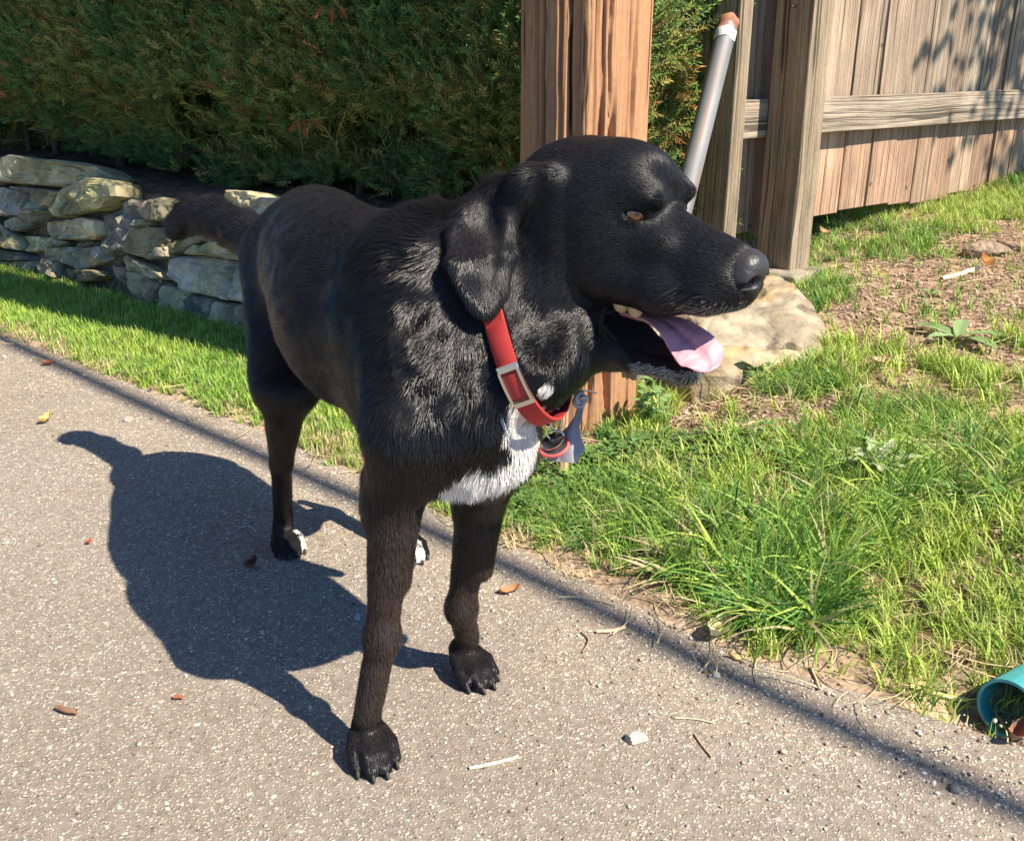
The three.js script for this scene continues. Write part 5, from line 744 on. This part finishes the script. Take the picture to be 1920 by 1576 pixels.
// nose leather
{
  const NP = [ell(hp(90, -48, 0), mm([25, 21, 24]), 0.008, HAX), ell(hp(100, -43, 0), mm([15, 15, 20]), 0.008, HAX)];
  both(s => NP.push(ell(hp(96, -54, s * 15), mm([17, 13, 11]), 0.006, HAX)));
  NP.push(cap(hp(103, -62, 0), hp(97, -80, 0), 0.010, 0.006, 0.010));
  const NC = []; both(s => { NC.push(cap(hp(117, -55, s * 9), hp(104, -54, s * 15), 0.0055, 0.0065, 0.003)); NC.push(cap(hp(108, -57, s * 18), hp(94, -62, s * 29), 0.003, 0.0025, 0.003)); });
  NC.push(cap(hp(119, -46, 0), hp(107, -80, 0), 0.0014, 0.0014, 0.002));
  const f = (x, y, z) => { let d = 1; for (const p of NP) d = smin(d, pdist(p, x, y, z), p.k); for (const p of NC) { const e = -pdist(p, x, y, z), h = p.k - Math.abs(d - e); d = Math.max(d, e) + (h > 0 ? h * h / (4 * p.k) : 0); } return d + 0.00035 * noise(x * 700, y * 700, z * 700); };
  const c = hp(96, -55, 0); const m = nets(f, [c.x - 0.042, c.y - 0.04, c.z - 0.042], [c.x + 0.042, c.y + 0.04, c.z + 0.042], 0.0012);
  mesh('nose', geoFrom(m.pos, m.idx), M({ color: lin(0.030, 0.029, 0.031), roughness: 0.42, specularIntensity: 0.8 }), dog);
}
// tongue hanging over the lower teeth
{
  const C = new THREE.CatmullRomCurve3([hp(-35, -118, 0), hp(0, -118, 3), hp(26, -121, 8), hp(46, -128, 13), hp(61, -135, 17), hp(72, -142, 20), hp(79, -152, 22)]);
  const pos = [], idx = [], N = 44, K = 28, cc = [];
  for (let i = 0; i <= N; i++) {
    const t = i / N, p = C.getPoint(t), T = C.getTangent(t), S0 = hz.clone().addScaledVector(hy, -0.62 * sstep(0.1, 0.6, t)), S = S0.addScaledVector(T, -S0.dot(T)).normalize(), U = S.clone().cross(T).normalize().multiplyScalar(1);
    if (U.dot(hy) < 0 && t < 0.6) U.negate();
    const w = 0.001 * (t < 0.75 ? lerp(17, 25, sstep(0.2, 0.72, t)) : 25 * Math.sqrt(Math.max(0.0, 1 - Math.pow((t - 0.75) / 0.25, 2)))) + 0.0004, th = 0.0035 * (t > 0.85 ? Math.sqrt(Math.max(0.02, 1 - Math.pow((t - 0.85) / 0.15, 2))) : 1) + 0.0002;
    for (let k = 0; k < K; k++) { const a = k / K * 2 * Math.PI, x = Math.cos(a), y = Math.sin(a), gr = y > 0 ? -0.0045 * Math.exp(-x * x * 40) + 0.004 * x * x * (1 - t * 0.5) : 0.004 * x * x * (1 - t * 0.5); const q = p.clone().addScaledVector(S, x * w).addScaledVector(U, y * th + gr + 0.0006 * noise(x * 9, t * 40, 3) + 0.0009 * noise(x * 3, t * 9, 5)); pos.push(q.x, q.y, q.z); }
  }
  for (let i = 0; i < N; i++) for (let k = 0; k < K; k++) { const a = i * K + k, b = i * K + (k + 1) % K; idx.push(a, b, a + K, b, b + K, a + K); }
  mesh('tongue', geoFrom(pos, idx), M({ color: lin(0.66, 0.27, 0.31), roughness: 0.5, specularIntensity: 0.7, clearcoat: 0.3, clearcoatRoughness: 0.25 }), dog);
}
// whiskers
{
  const R = rng(12), m = []; both(s => { for (let k = 0; k < 16; k++) { const a = hp(48 + 30 * R(), -58 - 22 * R(), s * 38), o = toDog(camera.position); let p = a.clone(); for (let i = 0; i < 30; i++) { const e = sdf(p.x, p.y, p.z); if (e < 0.0005) break; p.addScaledVector(hz, -s * e); } const d = hz.clone().multiplyScalar(s).addScaledVector(hx, 0.1 - 0.5 * R()).addScaledVector(hy, -0.3 + 0.5 * (R() - 0.5)).normalize(), l = 0.02 + 0.03 * R(), q = new THREE.Quaternion().setFromUnitVectors(V(0, 1, 0), d); m.push(new THREE.Matrix4().compose(p, q, V(0.00022, l, 0.00022))); } });
  tag(inst('whiskers', hairGeo(), M({ color: lin(0.05, 0.05, 0.05), roughness: 0.35 }), m, null, dog), null, null, null, 'stuff');
}
// teeth and claws
const ivory = M({ color: lin(0.46, 0.34, 0.19), roughness: 0.4 }), horn = M({ color: lin(0.02, 0.018, 0.016), roughness: 0.6 });
function spike(name, a, b, r, mat, flat = 1) { const d = b.clone().sub(a), l = d.length(), g = new THREE.LatheGeometry([[0.0001, -0.1], [0.9, 0], [1, 0.25], [0.88, 0.6], [0.55, 0.88], [0.02, 1]].map(([x, y]) => new THREE.Vector2(x * r, y * l)), 12); g.scale(1, 1, flat); const m = mesh(name, g, mat, dog); m.position.copy(a); m.quaternion.setFromUnitVectors(V(0, 1, 0), d.normalize()); return m; }
both(s => {
  spike('tooth', hp(-26, -96, s * 27), hp(-26, -111, s * 28), 0.0100, ivory, 0.6); spike('tooth', hp(-9, -97, s * 26), hp(-9, -113, s * 27), 0.0092, ivory, 0.6);
  spike('tooth', hp(39, -154, s * 13), hp(42, -138, s * 15), 0.0045, ivory);
});
for (const [a, b, k] of claws) spike('claw', a, b, 0.0030 * k, horn);

// ---------------------------------------------------------------- collar
const collar = thing('dog_collar', 'red webbing dog collar with metal buckle plate and tags round the black dog\'s neck', 'collar', [DOG.x, 0, DOG.z], DTURN);
const CC = (() => { const a = D(0.04, 0.525, 0.19).lerp(D(0.04, 0.46, 0.26), 0.5), b = nb.clone().lerp(hp(-92, -98, 0), 0.5), da = CD(a), db = CD(b); return a.lerp(b, da / (da - db)); })();
const CU = V(0, 1, 0).addScaledVector(CN, -CN.y).normalize(), CW = CN.clone().cross(CU);
const ring = [];
for (let i = 0; i < 120; i++) {
  const a = i / 120 * 2 * Math.PI, d = CU.clone().multiplyScalar(Math.cos(a)).addScaledVector(CW, Math.sin(a)); let r = 0.2;
  for (let k = 0; k < 80; k++) { const q = CC.clone().addScaledVector(d, r), e = neckF(q.x, q.y, q.z); if (e < 0.0005) break; r -= e * 0.7; }
  ring.push(r);
}
const ringS = ring.map((_, i) => { let s = 0; for (let k = -6; k <= 6; k++) s += ring[(i + k + 120) % 120]; return s / 13; });
const ringP = (i, out, side) => { const j = ((i % 120) + 120) % 120, f = Math.floor(j), r = lerp(ringS[f], ringS[(f + 1) % 120], j - f), a = j / 120 * 2 * Math.PI; const slack = 0.008 * sstep(0.2, -0.9, Math.cos(a)); return CC.clone().addScaledVector(CU, Math.cos(a) * (r + out + slack)).addScaledVector(CW, Math.sin(a) * (r + out + slack)).addScaledVector(CN, side); };
function band(i0, i1, n, out, th, w, off = 0) {
  const pos = [], idx = [], uv = [], prof = [[0, -w], [th * 0.7, -w], [th, -w * 0.9], [th, w * 0.9], [th * 0.7, w], [0, w]];
  for (let i = 0; i <= n; i++) prof.forEach(([o, s], k) => { const q = ringP(lerp(i0, i1, i / n), out + o, s + off); pos.push(q.x, q.y, q.z); uv.push(i / n * (i1 - i0) * 0.005, s); });
  for (let i = 0; i < n; i++) for (let k = 0; k < 6; k++) { const a = i * 6 + k, b = i * 6 + (k + 1) % 6; idx.push(a, a + 6, b, b, a + 6, b + 6); }
  const g = geoFrom(pos, idx, null, null, uv); return toCreasedNormals(g, 0.6);
}
const webT = tex(64, 64, (u, v) => 0.5 + 0.35 * Math.sin(v * 2 * Math.PI * 8) * Math.sin(u * 2 * Math.PI * 8), false, 60, 60);
const redWeb = M({ color: lin(0.37, 0.020, 0.018), roughness: 0.75, bumpMap: webT, bumpScale: 0.0006, sheen: 0.3, sheenColor: lin(0.6, 0.1, 0.1) }), steel = M({ color: lin(0.62, 0.60, 0.56), metalness: 1, roughness: 0.28 });
const strap = mesh('strap', band(0, 120, 160, 0.008, 0.003, 0.0115), redWeb, collar);

// buckle plate over a tongue of leather, ring, tags
function ringAt(px, py) {                                              // the place on the collar seen at a photo pixel, with its depth
  let b = [0, 1], e = 1e9; for (let i = 0; i < 480; i++) { const q = ringP(i / 4, 0.011, 0), v = V(q.x * dC + q.z * dS + DOG.x, q.y, -q.x * dS + q.z * dC + DOG.z).sub(camera.position), zz = v.dot(ray(960, 788)), x = 960 + FOCAL * v.x / zz, y = 788 - FOCAL * v.dot(V(0, Math.cos(PITCH), -Math.sin(PITCH))) / zz, d = Math.hypot(x - px, y - py) + (zz > 1.12 ? 60 : 0); if (d < e) { e = d; b = [i / 4, zz]; } } console.log('ring', px, py, b, e); return b;
}
const bi = ringAt(966, 722)[0], TD = ringAt(1046, 748)[1] - 0.012;
const dirI = ringP(bi + 1, 0, 0).y < ringP(bi - 1, 0, 0).y ? 1 : -1;
mesh('leather_keeper', band(bi - 1.5, bi + 1.5, 16, 0.0112, 0.002, 0.0095), M({ color: lin(0.30, 0.02, 0.018), roughness: 0.5 }), strap);
const bk = [[-2.1, 2.1, 0.0108], [-2.1, 2.1, -0.0108]].map(([a, b, s]) => band(bi + a, bi + b, 14, 0.011, 0.0035, 0.0017, s));
bk.push(band(bi - 2.6, bi - 2.0, 4, 0.011, 0.0035, 0.0125), band(bi + 2.0, bi + 2.6, 4, 0.011, 0.0035, 0.0125));
mesh('buckle', mergeGeometries(bk), steel, collar);
const lowI = (() => { let b = 0, e = 9; for (let i = 0; i < 120; i++) { const y = ringP(i, 0.01, 0).y; if (y < e) { e = y; b = i; } } return b; })();
{
  const wire = (pts, r, closed = true) => new THREE.TubeGeometry(new THREE.CatmullRomCurve3(pts, closed), 60, r, 8, closed);
  const q0 = pd(1046, 752, TD), up = V(0, 1, 0), e1 = dirDog(V(1, 0, 0.2)).normalize();
  const loop = (c, a, b, w, h, r) => wire([...Array(16)].map((_, i) => c.clone().addScaledVector(a, w * Math.cos(i / 8 * Math.PI)).addScaledVector(b, h * Math.sin(i / 8 * Math.PI))), r);
  mesh('ring', loop(q0.clone().add(V(0, -0.008, 0)), e1, up, 0.0065, 0.009, 0.0012), steel, collar);
  mesh('clip', mergeGeometries([loop(pd(1042, 786, TD), e1, up, 0.0065, 0.014, 0.0015), loop(pd(1042, 816, TD), e1, up, 0.009, 0.006, 0.0012)]), steel, collar);
  const disc = (name, px, py, r, th, mat, tilt) => { const g = new THREE.CylinderGeometry(r, r, th, 40); const m = mesh(name, g, mat, collar); m.position.copy(pd(px, py, TD - 0.003)); m.quaternion.setFromUnitVectors(V(0, 1, 0), dirDog(tilt).normalize()); return m; };
  const dull = M({ color: lin(0.40, 0.40, 0.41), metalness: 1, roughness: 0.45 }); disc('tag', 1040, 836, 0.0150, 0.0016, dull, V(-0.3, 0.9, 0.30)); disc('tag', 1036, 827, 0.0140, 0.0015, steel, V(-0.45, 0.85, 0.25));
  const rim = mesh('tag_silencer', new THREE.TorusGeometry(0.0158, 0.0018, 10, 48), M({ color: lin(0.75, 0.10, 0.10), roughness: 0.5 }), collar); rim.position.copy(pd(1040, 837, TD - 0.004)); rim.quaternion.setFromUnitVectors(V(0, 0, 1), dirDog(V(-0.3, 0.9, 0.30)).normalize());
  // a grey bag knotted to the ring
  const bag = thing('waste_bag', 'crumpled lavender grey plastic bag knotted to the red collar beside the tags', 'bag', [DOG.x, 0, DOG.z], DTURN);
  const C = new THREE.CatmullRomCurve3([pd(1078, 730, TD + 0.004), pd(1088, 748, TD + 0.004), pd(1087, 772, TD + 0.003), pd(1076, 800, TD + 0.003), pd(1066, 832, TD + 0.004), pd(1056, 866, TD + 0.004)]), pos = [], idx = [], N = 40, K = 26;
  for (let i = 0; i <= N; i++) { const t = i / N, p = C.getPoint(t), w = t < 0.25 ? lerp(0.006, 0.0025, t / 0.25) : t < 0.62 ? lerp(0.0025, 0.006, (t - 0.25) / 0.37) : lerp(0.006, 0.0155, sstep(0.55, 0.9, t)); for (let k = 0; k < K; k++) { const a = k / K * 2 * Math.PI, r = w * (1 + 0.22 * Math.sin(a * 4 + t * 9) + 0.2 * noise(Math.cos(a) * 2, t * 12, Math.sin(a) * 2)); const q = p.clone().addScaledVector(e1, Math.cos(a) * r).addScaledVector(V(0, 0.3, 1).normalize(), Math.sin(a) * r * 0.45); pos.push(q.x, q.y, q.z); } }
  for (let i = 0; i < N; i++) for (let k = 0; k < K; k++) { const a = i * K + k, b = i * K + (k + 1) % K; idx.push(a, b, a + K, b, b + K, a + K); }
  mesh('film', geoFrom(pos, idx), M({ color: lin(0.32, 0.31, 0.35), roughness: 0.45, transmission: 0.3, thickness: 0, side: THREE.DoubleSide }), bag);
  const kn = mesh('knot', new THREE.TorusKnotGeometry(0.005, 0.0028, 60, 8), M({ color: lin(0.32, 0.31, 0.35), roughness: 0.45 }), bag); kn.position.copy(pd(1088, 750, TD + 0.003));
}
renderer.render(scene, camera);
